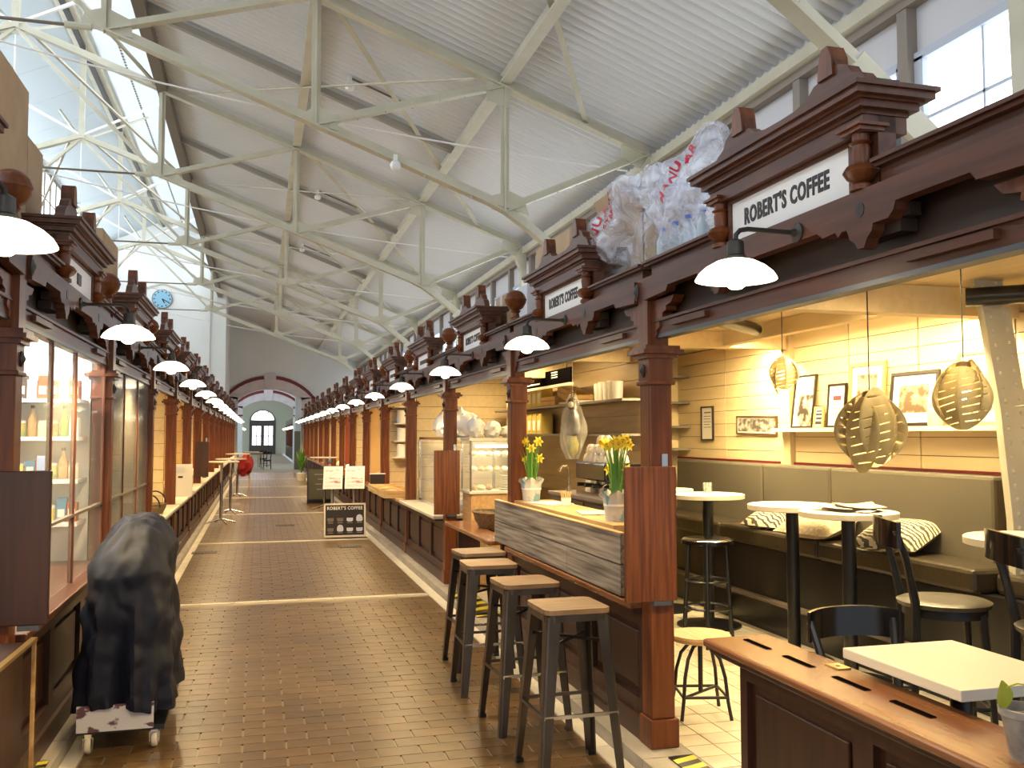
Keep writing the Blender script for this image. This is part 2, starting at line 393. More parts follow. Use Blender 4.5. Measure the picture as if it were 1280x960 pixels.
# purlins, mid rafters, bracing bars, tie cables: fixed members of the roof
pu = MB()
for xx in (P1, P2):
    pu.box(xx-.02, xx+.02, RY0, YEND, roofz(xx)+.02, roofz(xx)+.15); pu.box(xx-.06, xx+.06, RY0, YEND, roofz(xx)+.0, roofz(xx)+.022)
struct(pu, 'trim_10', 'cream_steel')
for k, ty in enumerate(TR[:6]):
    ym = ty + 2.52
    rf = MB().bar((P3, ym, roofz(P3)+.06), (P1, ym, roofz(P1)+.06), .08, .08)
    o = rf.build('mid_rafter', 'rafter_grey', None); tag(o, ORD[k] + ' dark mid-bay rafter under the corrugated roof from the near end', 'rafter', 'mid rafters')
    br = thing('roof_brace', ORD[k] + ' pair of flat diagonal brace bars below the roof sheets from the near end', 'brace', (P2, ym, roofz(P2)), 'roof braces')
    MB().bar((P2+.1, ty, roofz(P2)+.02), (P1+.9, ty+5.04, roofz(P1+.9)+.02), .055, .012).build('brace_bar', 'cream_steel', br)
    MB().bar((P1-.3, ty, roofz(P1)+.04), (P3+.3, ty+5.04, roofz(P3)-.05), .05, .012).build('brace_bar', 'cream_steel', br)
    cb = MB(); pts = []
    for q in range(13):
        u = q/12; pts.append((EVx-.3 + (AX-EVx+.3)*u, ty+.12, 4.44 + .95*u - .16*math.sin(PI*u)))
    cb.tube(pts, .011, 5)
    tag(cb.build('tie_cable', 'white', None), ORD[k] + ' thin pale cable strung across the roof from the near end', 'cable', 'roof cables')

# ================================================================ ROOF TRUSSES
def tmember(mb, a, b, w=.095, t=.016, h=.08):
    """T section: flange facing down, web above"""
    a = Vector(a); b = Vector(b); d = (b-a).normalized(); r_ = Vector((0,1,0)); u = r_.cross(d).normalized()
    if u.z < 0: u = -u
    mb.bar(a, b, w, t, u); mb.bar(a + u*h/2, b + u*h/2, t, h, u)
    return mb
def rivets(mb, a, b, n, dy=.03, r=.011, dz=-.012):
    a = Vector(a); b = Vector(b)
    for i in range(n):
        p = a + (b-a)*((i+.5)/n)
        mb.ball((p.x, p.y + (dy if i % 2 else -dy), p.z+dz), r, 6, 4)
N = {'ev': (EVx-.12, roofz(EVx)+.02), 'p1t': (P1, roofz(P1)-.02), 'p2t': (P2, roofz(P2)-.02), 'p3t': (P3, roofz(P3)-.02), 'p0': (AX, roofz(AX)-.05),
     'p1b': (P1, 3.86), 'p2b': (P2, 4.60), 'p3b': (P3, 5.33)}
def mir(p): return (2*AX - p[0], p[1])
def make_truss():
    t = thing('roof_truss', 'x', 'roof truss', (0, 0, 0), 'roof trusses')
    for sgn in (0, 1):
        g = (lambda p: p) if not sgn else mir
        def Pt(n_): q = g(N[n_]); return (q[0], 0, q[1])
        tc_ = MB(); tmember(tc_, Pt('ev'), Pt('p0'), .12, .018, .10); tc_.build('top_chord', 'cream_steel', t)
        # bottom chord bends at the first post into the curved leg
        pts = [Pt('p3b'), Pt('p2b')]
        a = g((2.25, 3.945)); pts.append((a[0], 0, a[1]))
        for q in ((2.43, 3.86), (2.62, 3.73), (2.95, 3.48), (3.42, 3.09), (3.62, 2.72), (3.78, 2.22), (3.87, 1.7), (3.93, 1.1), (3.95, 0.06)):
            q = g(q); pts.append((q[0], 0, q[1]))
        bc = MB()
        for i in range(5):
            tmember(bc, pts[i], pts[i+1], .12, .018, .09)
        bc.build('bottom_chord', 'cream_steel', t)
        lg = MB()
        for i in range(5, len(pts)-1):
            A_, B_ = Vector(pts[i]), Vector(pts[i+1])
            lg.bar(A_, B_, .10, .018, (1,0,0)) if False else None
            d = (B_-A_).normalized(); sd = Vector((d.z, 0, -d.x))
            wd = .075 if i < 7 else .085
            lg.hexa([A_-sd*wd-Vector((0,.06,0)), A_+sd*wd-Vector((0,.06,0)), B_+sd*wd-Vector((0,.06,0)), B_-sd*wd-Vector((0,.06,0)),
                     A_-sd*wd-Vector((0,.04,0)), A_+sd*wd-Vector((0,.04,0)), B_+sd*wd-Vector((0,.04,0)), B_-sd*wd-Vector((0,.04,0))])
            lg.hexa([A_-sd*.015-Vector((0,.04,0)), A_+sd*.015-Vector((0,.04,0)), B_+sd*.015-Vector((0,.04,0)), B_-sd*.015-Vector((0,.04,0)),
                     A_-sd*.015+Vector((0,.06,0)), A_+sd*.015+Vector((0,.06,0)), B_+sd*.015+Vector((0,.06,0)), B_-sd*.015+Vector((0,.06,0))])
        leg = lg.build('leg', 'cream_steel', t)
        rv = MB()
        for i in range(6, len(pts)-1):
            A_, B_ = Vector(pts[i]), Vector(pts[i+1]); d = (B_-A_); ln = d.length; d.normalize(); sd = Vector((d.z, 0, -d.x)); k = int(ln/.075)
            for q in range(k):
                for s_ in (-.045, .045):
                    p = A_ + d*(q+.5)*ln/k + sd*s_; rv.ball((p.x, -.062, p.z), .013, 6, 4)
        rv.build('rivets', 'cream_steel', leg, kind='stuff')
        for a_, b_ in (('p1t','p1b'), ('p2t','p2b'), ('p3t','p3b')):
            A_, B_ = Vector(Pt(a_)), Vector(Pt(b_))
            p = MB().box(A_.x-.045, A_.x+.045, -.008, .008, B_.z, A_.z).box(A_.x-.008, A_.x+.008, -.045, .0, B_.z, A_.z)
            p.build('post', 'cream_steel', t)
        for a_, b_ in (('p2b','p1t'), ('p3b','p2t'), ('p1b','ev')):
            d_ = MB(); tmember(d_, Pt(a_), Pt(b_), .10, .016, .07); d_.build('diagonal', 'cream_steel', t)
        d_ = MB(); d_.bar(Pt('p3b'), Pt('p0'), .07, .05); d_.build('diagonal', 'cream_steel', t)
        # gusset plates
        for (nm_, pr_) in (('p1b', ((-.2, .10), (.26, -.02), (.20, .16), (.05, .22), (-.16, .16))), ('p1t', ((-.2, -.16), (.03, -.22), (.07, .02), (-.2, .04))), ('p2b', ((-.2, .05), (.22, -.04), (.2, .12), (.0, .2))),
                           ('p3b', ((-.22, .02), (.24, -.05), (.22, .12), (.0, .22), (-.18, .16))), ('ev', ((-.3, .1), (.1, -.02), (.1, -.16), (-.12, -.14), (-.3, -.04)))):
            q = g(N[nm_]); sg = -1 if sgn else 1
            pl = MB().prism([(q[0]+sg*a_, q[1]+b_) for a_, b_ in pr_], 'y', -.02, -.008); pl.build('gusset_plate', 'cream_steel', t)
        rv = MB()
        for a_, b_, n_ in (('ev','p1t',9), ('p1t','p2t',9), ('p2t','p3t',9)): rivets(rv, Pt(a_), Pt(b_), n_)
        for a_, b_, n_ in (('p2b','p1t',7), ('p3b','p2t',7), ('p1b','ev',7), ('p3b','p2b',8), ('p2b','p1b',8)): rivets(rv, Pt(a_), Pt(b_), n_)
        for q in range(14): rv.ball((g((2.2+q*.045, 0))[0], (-.035 if q % 2 else .035), 3.96 - q*.013 - (.02*max(0, q-5))), .012, 6, 4)
        rv.build('rivets', 'cream_steel', t, kind='stuff')
        # lantern post standing on the slope and bracket
        q = g((P3-.05, 0)); MB().box(q[0]-.05, q[0]+.05, -.05, .05, roofz(P3), LE).build('lantern_post', 'cream_steel', t)
        e = Pt('ev'); MB().prism([(g((4.02,0))[0], 4.56), (g((4.12,0))[0], 4.56), (g((4.12,0))[0], 3.2), (g((4.05,0))[0], 3.2), (g((4.03,0))[0], 4.2), (g((3.94,0))[0], 4.42)], 'y', -.06, .06).build('wall_stanchion', 'cream_steel', t)
    q = N['p0']
    MB().box(q[0]-.05, q[0]+.05, -.05, .05, q[1], LR-.14).build('king_post', 'cream_steel', t)
    MB().prism([(q[0]-.3, q[1]-.10), (q[0]+.3, q[1]-.10), (q[0]+.12, q[1]+.1), (q[0]-.12, q[1]+.1)], 'y', -.02, -.008).build('gusset_plate', 'cream_steel', t)
    a, b = N['p3b'], mir(N['p3b'])
    tr = MB().tube([(a[0], 0, a[1]+.02), (b[0], 0, b[1]+.02)], .016, 6).build('tie_rod', 'dark_steel', t)
    MB().tube([(a[0]-.35, 0, a[1]+.02), (a[0]-.12, 0, a[1]+.02)], .035, 8).build('turnbuckle', 'cream_steel', tr)
    MB().tube([(q[0], 0, q[1]-.1), (q[0], 0, a[1]+.02)], .012, 6).build('hanger_rod', 'white', t)
    # longitudinal and side braces in the lantern
    for sx in (-1, 1):
        MB().bar((q[0], 0, q[1]+.05), (q[0]+sx*1.9, 0, LE+.05), .05, .04).build('lantern_strut', 'white', t)
        MB().bar((q[0], 0, q[1]-.05), (q[0]+sx*.9, 2.52, LR-.62), .05, .04).build('lantern_strut', 'cream_steel', t)
        MB().bar((q[0]+sx*.2, 0, q[1]-.05), (q[0]+sx*1.9, 5.04, q[1]-.66), .045, .03).build('wind_brace', 'cream_steel', t)
    return t
truss = make_truss()
for k, ty in enumerate(TR):
    if ty > YCK - 1: break
    lab = ORD[k] + ' cream riveted steel truss from the near end, spanning the hall'
    if k == 0: truss.location = (0, ty, 0); truss['label'] = lab
    else: copy_tree(truss, (0, ty, 0), None, lab)
# ceiling conduits with small round detectors
for k, (x, y) in enumerate(((1.0, 11.0), (0.95, 16.4), (0.9, 21.3))):
    t = thing('smoke_detector', ORD[k] + ' small white detector hanging under the roof from the near end', 'detector', (x, y, roofz(x)+.06), 'roof detectors')
    MB().lathe([(.001,-.07),(.05,-.05),(.06,0),(.03,.03),(.03,.12)], (x, y, roofz(x)+.02), 12).build('body', 'white', t)
    MB().bar((x, y, roofz(x)+.12), (x+.7, y, roofz(x+.7)+.12), .02, .02).build('conduit', 'dark_steel', t)
o = MB().ball((1.28, 9.03, 4.24), .055, 12, 8).box(1.26, 1.30, 9.02, 9.04, 4.25, 4.35).build('round_detector', 'white', None); tag(o, 'round white detector hung on the nearest truss chord', 'detector')

# ================================================================ FAR END WALLS
ck = MB().box(2*AX-XW, -1.2, YCK, YCK+.3, 2.42, LR+.3).box(-1.3, -1.2, YCK+.3, YEND, 2.42, LR)
struct(ck, 'wall_clock_end', 'white_wall')
gm = MB()
for s_ in (-1, 1): gm.bar((AX, YCK-.03, 7.02), (AX+s_*2.15, YCK-.03, 6.3), .06, .06)
struct(gm, 'trim_11', 'cream_steel')
struct(MB().box(-2.05, -1.75, YCK-.06, YCK, 2.3, 6.2), 'trim_12', 'white_wall')
cl = thing('wall_clock', 'round pale blue clock high on the white end wall', 'clock', (AX, YCK, 6.45))
c = Vector((AX, YCK, 6.45))
def disc(r, y0, y1, n=32): return MB().prism([(AX + r*math.cos(2*PI*k/n), 6.45 + r*math.sin(2*PI*k/n)) for k in range(n)], 'y', y0, y1)
disc(.35, YCK-.07, YCK).build('rim', 'dark_steel', cl)
M['clock_face'] = mat('clock_face', (0.25, 0.50, 0.66), 0.4)
disc(.325, YCK-.078, YCK-.07).build('dial', 'clock_face', cl)
nm = MB()
for k in range(12):
    a = k*PI/6; nm.bar((AX+.24*math.sin(a), YCK-.081, 6.45+.24*math.cos(a)), (AX+.30*math.sin(a), YCK-.081, 6.45+.30*math.cos(a)), .035, .004, (0,1,0))
nm.build('hour_marks', 'ink', cl)
for nme, a, l_, wd in (('hour_hand', math.radians(150), .17, .04), ('minute_hand', math.radians(118), .26, .03)):
    MB().bar((AX, YCK-.085, 6.45), (AX+l_*math.sin(a), YCK-.085, 6.45+l_*math.cos(a)), wd, .004, (0,1,0)).build(nme, 'ink', cl)
# wall with a segmental arch, twice
def arch_pts(x0, x1, zs, zc, n=14):
    xc = (x0+x1)/2; hw = (x1-x0)/2; s_ = zc-zs; r_ = (hw*hw+s_*s_)/(2*s_); pts = []
    for i in range(n+1):
        x = x0 + (x1-x0)*i/n; pts.append((x, zc - r_ + math.sqrt(max(0, r_*r_-(x-xc)**2))))
    return pts
def arch_wall(nm, y, x0, x1, zs, zc, xa, xb, top, m, th=.45):
    pts = arch_pts(x0, x1, zs, zc)
    wl = MB()
    wl.box(xa, x0, y, y+th, -.02, top); wl.box(x1, xb, y, y+th, -.02, top)
    prof = [(p[0], p[1]) for p in pts] + [(x1, top), (x0, top)]
    wl.prism(prof, 'y', y, y+th)
    return struct(wl, nm, m)
def arch_trim(y, x0, x1, zs, zc, nums, w1=.42):
    # pink stone ring with a maroon outer band and a keystone
    inn = arch_pts(x0, x1, zs, zc); out = arch_pts(x0-w1, x1+w1, zs+.12, zc+w1); ban = arch_pts(x0-w1-.16, x1+w1+.16, zs+.12, zc+w1+.15)
    ring = MB(); xm = (x0+x1)/2
    wl = ring
    n = len(inn)-1
    ring.prism(inn + out[::-1] + [(x0-w1, zs-.15), (x0, zs-.15)], 'y', y-.05, y) if False else None
    for i in range(n): ring.hexa([(inn[i][0],y-.06,inn[i][1]),(inn[i+1][0],y-.06,inn[i+1][1]),(inn[i+1][0],y,inn[i+1][1]),(inn[i][0],y,inn[i][1]),(out[i][0],y-.06,out[i][1]),(out[i+1][0],y-.06,out[i+1][1]),(out[i+1][0],y,out[i+1][1]),(out[i][0],y,out[i][1])])
    ring.box(x0-w1, x0, y-.06, y, zs-.35, zs+.12); ring.box(x1, x1+w1, y-.06, y, zs-.35, zs+.12)
    struct(ring, nums[0], 'pink_stone')
    bd = MB()
    for i in range(n): bd.hexa([(out[i][0],y-.08,out[i][1]),(out[i+1][0],y-.08,out[i+1][1]),(out[i+1][0],y,out[i+1][1]),(out[i][0],y,out[i][1]),(ban[i][0],y-.08,ban[i][1]),(ban[i+1][0],y-.08,ban[i+1][1]),(ban[i+1][0],y,ban[i+1][1]),(ban[i][0],y,ban[i][1])])
    bd.box(x0-w1-.16, x0-w1, y-.08, y, zs-.35, zs+.14); bd.box(x1+w1, x1+w1+.16, y-.08, y, zs-.35, zs+.14)
    bd.box(x0-w1, x0, y-.08, y, zs-.42, zs-.35); bd.box(x1, x1+w1, y-.08, y, zs-.42, zs-.35)
    struct(bd, nums[1], 'maroon')
    ks = MB().prism([(xm-.19, zc-.03), (xm+.19, zc-.03), (xm+.26, zc+w1+.2), (xm+.14, zc+w1+.26), (xm-.14, zc+w1+.26), (xm-.26, zc+w1+.2)], 'y', y-.14, y)
    struct(ks, nums[2], 'pink_stone')
arch_wall('wall_arch', YEND, -0.86, 1.74, 3.05, 3.52, -1.3, 4.4, 8.5, 'white_wall')
arch_trim(YEND, -0.86, 1.74, 3.05, 3.52, ('trim_13', 'trim_14', 'trim_15'))
Y2 = 53.0
arch_wall('wall_second_arch', Y2, -0.86, 1.86, 3.05, 3.52, -6, 5, 7, 'white_wall')
arch_trim(Y2, -0.86, 1.86, 3.05, 3.52, ('trim_16', 'trim_17', 'trim_18'))
struct(MB().box(3.0, 3.2, YEND+.4, Y2, 0, 7).box(-3.2, -3.0, YEND+.4, Y2, 0, 7).box(-3.2, 3.2, YEND+.4, Y2, 6.8, 7), 'wall_crossing', 'white_wall')
struct(MB().box(1.62, 2.05, 43.5, 43.95, 1.75, 6.8), 'trim_19', 'white_wall'); struct(MB().box(1.60, 2.07, 43.48, 43.97, 0, 1.75), 'trim_20', 'olive')
# second hall beyond the arch, with the street door at its end
Y3 = 80.0
M['pale_green'] = mat('pale_green_wall', (0.66, 0.68, 0.55), 0.8)
struct(MB().box(-6, -5.8, Y2+.4, Y3, 0, 6).box(4.8, 5, Y2+.4, Y3, 0, 6).box(-6, 5, Y3, Y3+.3, 0, 7), 'wall_far', 'pale_green')
struct(MB().hexa([(-6,Y2+.4,5),(-.4,Y2+.4,6.6),(-.4,Y3,6.6),(-6,Y3,5),(-6,Y2+.4,5.1),(-.4,Y2+.4,6.7),(-.4,Y3,6.7),(-6,Y3,5.1)]).hexa([(-.4,Y2+.4,6.6),(5,Y2+.4,5),(5,Y3,5),(-.4,Y3,6.6),(-.4,Y2+.4,6.7),(5,Y2+.4,5.1),(5,Y3,5.1),(-.4,Y3,6.7)]), 'ceiling_far', 'white_wall')
daylight('far_hall_light', (-.4, 66, 6.3), (0, 0, 0), 4, 22, 900)  # area light under the far hall's closed ceiling
daylight('crossing_light', (0, 47, 6.7), (0, 0, 0), 4, 8, 260)  # area light under the crossing's closed ceiling
M['door_grey'] = mat('door_grey', (0.11, 0.10, 0.085), 0.5)
dx0, dx1 = -0.62, 1.26; dm = (dx0+dx1)/2
door = struct(MB().box(dx0-.12, dx1+.12, Y3-.08, Y3, 0, 2.72), 'door_1', 'door_grey')
for (a, b) in ((dx0+.06, dm-.08), (dm+.08, dx1-.06)):
    mid = (a+b)/2
    for (p, q) in ((a+.05, mid-.03), (mid+.03, b-.05)):
        for (z0, z1) in ((1.55, 2.35), (0.75, 1.48)):
            MB().box(p, q, Y3-.1, Y3-.08, z0, z1).build('pane', 'daywin', door)
struct(MB().prism([(dm + 1.06*math.cos(PI*k/16), 2.75 + .96*math.sin(PI*k/16)) for k in range(17)], 'y', Y3-.08, Y3-.02), 'window_1', 'door_grey')
wn = bpy.data.objects['window_1']
for k in range(3):
    a0, a1 = k*PI/3 + .04, (k+1)*PI/3 - .04
    MB().prism([(dm, 2.82)] + [(dm + .93*math.cos(a0+(a1-a0)*q/6), 2.82 + .82*math.sin(a0+(a1-a0)*q/6)) for q in range(7)], 'y', Y3-.1, Y3-.08).build('pane', 'daywin', wn)
# far stalls and their lamp rows beyond the arch, seen end-on
for s_, nm_, lab in ((1, 'far_stall_row', 'dark wooden stall row on the right beyond the far arch'), (-1, 'far_stall_row', 'dark wooden stall row on the left beyond the far arch')):
    X = 2.1 if s_ > 0 else -1.25
    t = thing(nm_, lab, 'stall row', (X, 56, 0))
    MB().box(min(X, X+s_*1.5), max(X, X+s_*1.5), 54.5, 76, 0, .8).build('counter', 'dark_panel', t)
    MB().box(min(X, X+s_*1.5), max(X, X+s_*1.5), 54.5, 76, 2.25, 2.7).build('fascia', 'mahogany_y', t)
    for k in range(9): MB().box(min(X, X+s_*.14), max(X, X+s_*.14), 54.5+k*2.6, 54.64+k*2.6, .8, 2.25).build('column', 'mahogany', t)
    for k in range(8):
        lm = thing('far_lamp', ORD[k] + (' glowing lamp on the right' if s_ > 0 else ' glowing lamp on the left') + ' beyond the far arch', 'lamp', (X-s_*.2, 55.8+k*2.6, 2.0), 'far lamps')
        MB().lathe([(.14,.0),(.13,.03),(.06,.08),(.015,.1)], (X-s_*.2, 55.8+k*2.6, 2.02), 10).build('shade', 'shade', lm)
        MB().ball((X-s_*.2, 55.8+k*2.6, 2.01), .05, 8, 6).build('bulb', 'bulb', lm)
        MB().bar((X-s_*.2, 55.8+k*2.6, 2.12), (X-s_*.012, 55.8+k*2.6, 2.3), .02, .02).build('arm', 'iron', lm)
# near end wall behind the camera, with a glowing window added for fill
struct(MB().box(-11, 4.4, -6.2, -6.0, 0, 1.2).box(-11, 4.4, -6.2, -6.0, 5, 9.6), 'wall_street_end', 'white_wall')
struct(MB().box(-3.4, 1.8, -6.12, -6.08, 1.2, 5), 'window_fill', 'daywin')  # unseen glowing pane, added as fill
struct(MB().box(-11, -3.4, -6.2, -6.0, 1.2, 5).box(1.8, 4.4, -6.2, -6.0, 1.2, 5), 'wall_street_end_side', 'white_wall')
# ================================================================ STALL ROWS
# templates: local x = 0 is the aisle face (+x into the stall), y along the aisle, z up
def make_column():
    t = thing('stall_column', 'x', 'column')
    MB().box(-.012, .135, -.072, .072, .065, .20).build('base_block', 'mahogany', t, bevel=.006)
    MB().box(.0, .12, -.06, .06, .20, 1.80).build('shaft', 'mahogany', t, bevel=.008)
    MB().box(-.012, .132, -.072, .072, 1.795, 1.815).build('neck_moulding', 'mahogany', t, bevel=.004)
    MB().box(-.003, .123, -.063, .063, 1.815, 1.935).build('neck_panel', 'mahogany', t)
    cp = MB().box(-.02, .14, -.08, .08, 1.925, 1.945).box(-.045, .165, -.105, .105, 1.945, 1.965).box(-.03, .15, -.09, .09, 1.965, 1.985)
    cp.build('capital', 'mahogany', t)
    MB().box(-.005, .105, -.055, .055, 1.985, 2.32).build('upper_post', 'mahogany', t)
    for z, x, s in ((1.865, -.003, 1.0), (2.25, -.032, 1.25)):
        r = MB().lathe([(.026*s, 0), (.026*s, .006), (.018*s, .012), (.012*s, .014), (.004, .02)], (0, 0, 0), 12, 1.25, 0.8)
        r.v = [(x - p[2], p[1], z + p[0]) for p in r.v]
        r.build('rosette', 'iron', t)
    for s in (-1, 1):
        pr = [(.055, 1.985), (.075, 1.985), (.085, 2.02), (.11, 2.03), (.105, 2.055), (.14, 2.07), (.135, 2.095), (.175, 2.105), (.17, 2.13), (.215, 2.14), (.21, 2.16), (.27, 2.17), (.30, 2.20), (.055, 2.20)]
        MB().prism([(s*a, b) for a, b in pr], 'x', .02, .075).build('scroll_bracket', 'mahogany', t)
    f = MB().lathe([(.048, 0), (.048, .03), (.03, .045), (.026, .07), (.04, .085), (.03, .095), (.055, .11), (.076, .145), (.08, .165), (.084, .17), (.084, .178), (.08, .183), (.07, .21), (.045, .235), (.02, .245), (.001, .248)], (.05, 0, 2.405), 20)
    f.build('ball_finial', 'mahogany', t)
    return t
def fascia_profile():
    half = [(0, 2.222), (.24, 2.222), (.27, 2.20), (.34, 2.205), (.355, 2.185), (.375, 2.20), (.40, 2.20), (.415, 2.165), (.44, 2.15), (.455, 2.128), (.485, 2.128), (.50, 2.155), (.525, 2.175), (.53, 2.195), (.60, 2.195), (.625, 2.215), (.635, 2.24), (.93, 2.24), (.95, 2.215), (1.205, 2.205)]
    return [(-a, b) for a, b in half[::-1]][:-1] + half
def make_fascia():
    t = thing('stall_fascia', 'x', 'stall beam')
    pr = fascia_profile() + [(1.205, 2.312), (-1.205, 2.312)]
    MB().prism(pr, 'x', -.025, .02).build('fascia_board', 'mahogany_y', t)
    for s in (-1, 1):
        a, b = (.515, 1.205) if s > 0 else (-1.205, -.515)
        MB().box(.02, .06, a, b, 2.285, 2.386).build('attic_board', 'mahogany_y', t)
        a, b = (.515, 1.24) if s > 0 else (-1.24, -.515)
        MB().box(-.02, .10, a, b, 2.386, 2.398).box(-.005, .085, a, b, 2.374, 2.386).build('attic_cap', 'mahogany_y', t)
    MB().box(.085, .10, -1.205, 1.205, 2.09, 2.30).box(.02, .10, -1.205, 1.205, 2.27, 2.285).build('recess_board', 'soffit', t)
    MB().box(.03, .085, -1.20, 1.20, 2.035, 2.10).box(.015, .10, -1.20, 1.20, 2.095, 2.108).build('transom_rail', 'mahogany_y', t)
    MB().box(.028, .087, -1.20, 1.20, 2.018, 2.035).build('steel_edge', 'steel', t)
    for s in (-1, 1):
        MB().box(.005, .03, s*.80-.17, s*.80+.17, 2.058, 2.084).build('rail_block', 'mahogany_y', t)
        h = MB().prism([(s*.47+.021*math.cos(2*PI*k/14), 2.25+.024*math.sin(2*PI*k/14)) for k in range(14)], 'x', -.027, -.024); h.build('drop_roundel', 'iron', t)
        # small carved corbels behind the pendants
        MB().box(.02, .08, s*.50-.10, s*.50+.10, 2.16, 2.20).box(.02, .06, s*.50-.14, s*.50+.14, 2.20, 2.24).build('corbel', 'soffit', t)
    return t
def make_pediment():
    t = thing('sign_pediment', 'x', 'stall sign')
    MB().box(.022, .10, -.56, .56, 2.398, 2.41).build('back_board', 'soffit', t) if False else None
    MB().box(.025, .09, -.50, .50, 2.313, 2.55).build('board', 'mahogany_y', t)
    MB().box(.008, .026, -.385, .385, 2.318, 2.478).build('sign_panel', 'white', t)
    fr = MB()
    for s in (-1, 1): fr.box(.0, .03, s*.395-.012, s*.395+.012, 2.312, 2.49)
    fr.box(.0, .03, -.405, .405, 2.478, 2.492); fr.build('sign_frame', 'mahogany_y', t)
    MB().box(-.03, .13, -.50, .50, 2.492, 2.548).build('entablature', 'mahogany_y', t)
    cr = MB()
    for (ex, z0, z1) in ((.0, 2.545, 2.560), (.022, 2.560, 2.582), (.034, 2.582, 2.590), (.055, 2.590, 2.612), (.066, 2.612, 2.626)):
        cr.box(-.035-ex, .135+ex, -.505-ex, .505+ex, z0, z1)
    cr.build('cornice', 'mahogany_y', t)
    for s in (-1, 1):
        b = MB().lathe([(.036, 2.315), (.036, 2.33), (.022, 2.34), (.045, 2.352), (.058, 2.372), (.045, 2.392), (.026, 2.40), (.030, 2.44), (.026, 2.458), (.037, 2.465), (.026, 2.472), (.028, 2.495)], (-.005, s*.455, 0), 16)
        b.box(-.045, .045, s*.455-.05, s*.455+.05, 2.495, 2.508).box(-.055, .055, s*.455-.06, s*.455+.06, 2.508, 2.518)
        b.build('baluster', 'mahogany', t)
    half = [(.0, 2.69), (.10, 2.692), (.17, 2.705), (.215, 2.735), (.245, 2.74), (.262, 2.80), (.278, 2.83), (.305, 2.83), (.325, 2.80), (.34, 2.765), (.37, 2.755), (.40, 2.74), (.42, 2.71), (.47, 2.69), (.50, 2.655), (.53, 2.626)]
    MB().prism([(-a, b) for a, b in half[::-1]][:-1] + half, 'x', -.01, .035).build('crest', 'mahogany_y', t)
    for s in (-1, 1):
        MB().prism([(s*.25, 2.735), (s*.262, 2.805), (s*.276, 2.838), (s*.308, 2.84), (s*.328, 2.80), (s*.335, 2.735)], 'x', -.02, .045).build('crest_horn', 'mahogany', t)
    return t
SHW = .136
def make_lamp(i=0):
    t = thing('wall_lamp', 'x', 'lamp')
    p = MB().lathe([(.034, 0), (.034, .008), (.014, .014), (.011, .03)], (0,0,0), 14); p.v = [(-.025 - a[2], a[0], 2.25 + a[1]) for a in p.v]
    p.build('wall_plate', 'iron', t)
    MB().tube([(-.03, 0, 2.25), (-.22, 0, 2.252), (-.25, 0, 2.246), (-.265, 0, 2.23), (-.268, 0, 2.20)], .0085, 8).build('arm', 'iron', t)
    MB().lathe([(.012, 2.215), (.028, 2.205), (.03, 2.16), (.036, 2.155), (.036, 2.14)], (-.268, 0, 0), 14).build('socket', 'iron', t)
    MB().lathe([(.034, 2.146), (.065, 2.138), (.10, 2.119), (.124, 2.098), (SHW, 2.079), (SHW+.001, 2.074), (SHW-.004, 2.076), (.12, 2.092), (.095, 2.112), (.06, 2.130), (.034, 2.138)], (-.268, 0, 0), 28).build('shade', 'shade', t)
    MB().lathe([(.02, 2.13), (.034, 2.10), (.038, 2.075), (.034, 2.056), (.02, 2.045), (.001, 2.042)], (-.268, 0, 0), 14).build('bulb', 'bulb', t)
    return t
col_t, fas_t, ped_t, lmp_t = make_column(), make_fascia(), make_pediment(), make_lamp()
def put(src, used, loc, rz, label, group):
    if not used: src.location = loc; src.rotation_euler = (0, 0, rz); src['label'] = label; src['group'] = group; return src
    o = copy_tree(src, loc, rz, label); o['group'] = group; return o
LAMPW = 80.0
def lamp_light(x, y, z):
    d = bpy.data.lights.new('lamp_glow', 'SPOT'); d.energy = LAMPW; d.color = (1.0, 0.72, 0.36); d.shadow_soft_size = .05; d.spot_size = 2.7; d.spot_blend = .5
    o = bpy.data.objects.new('lamp_glow', d); C.objects.link(o); o.location = (x, y, z)
first = True; peds = {}; colA = None
for side, X, rz in (('right', XR, 0), ('left', XL, PI)):
    for k, y in enumerate(YC):
        if k == 0: continue
        last_col = put(col_t, not first, (X, y, 0), rz, ORD[k-1] + ' mahogany column from the near end of the ' + side + ' stall row', side + ' stall columns')
        first = False
        if (side, k) == ('right', 2): colB = last_col
for ch in [c_ for c_ in col_t.children if c_.name.startswith('ball_finial')]: bpy.data.objects.remove(ch)   # the near right post carries no ball, bags hang there
for side, X, rz in (('right', XR, 0), ('left', XL, PI)):
    put(col_t, True, (X, YC[0], 0), rz, 'mahogany column of the ' + side + ' stall row just outside the picture', side + ' stall columns')
u = False
for side, X, rz in (('right', XR, 0), ('left', XL, PI)):
    for k, y in enumerate(YM):
        put(fas_t, u, (X, y, 0), rz, ORD[k] + ' carved mahogany bay beam from the near end of the ' + side + ' stall row', side + ' stall beams')
        peds[side, k] = put(ped_t, u, (X, y, 0), rz, ORD[k] + ' wooden sign pediment from the near end of the ' + side + ' stall row', side + ' sign pediments')
        yl = y - .13
        put(lmp_t, u, (X, yl, 0), rz, ORD[k] + ' opal dish lamp from the near end of the ' + side + ' stall row', side + ' wall lamps')
        u = True
        lamp_light(X + (-.268 if side == 'right' else .268), yl, 2.02)
peds['right', 0]['label'] = 'nearest right sign pediment, large white panel lettered ROBERT\'S COFFEE'
peds['right', 1]['label'] = 'second right sign pediment lettered ROBERT\'S COFFEE, boxes piled beside it'
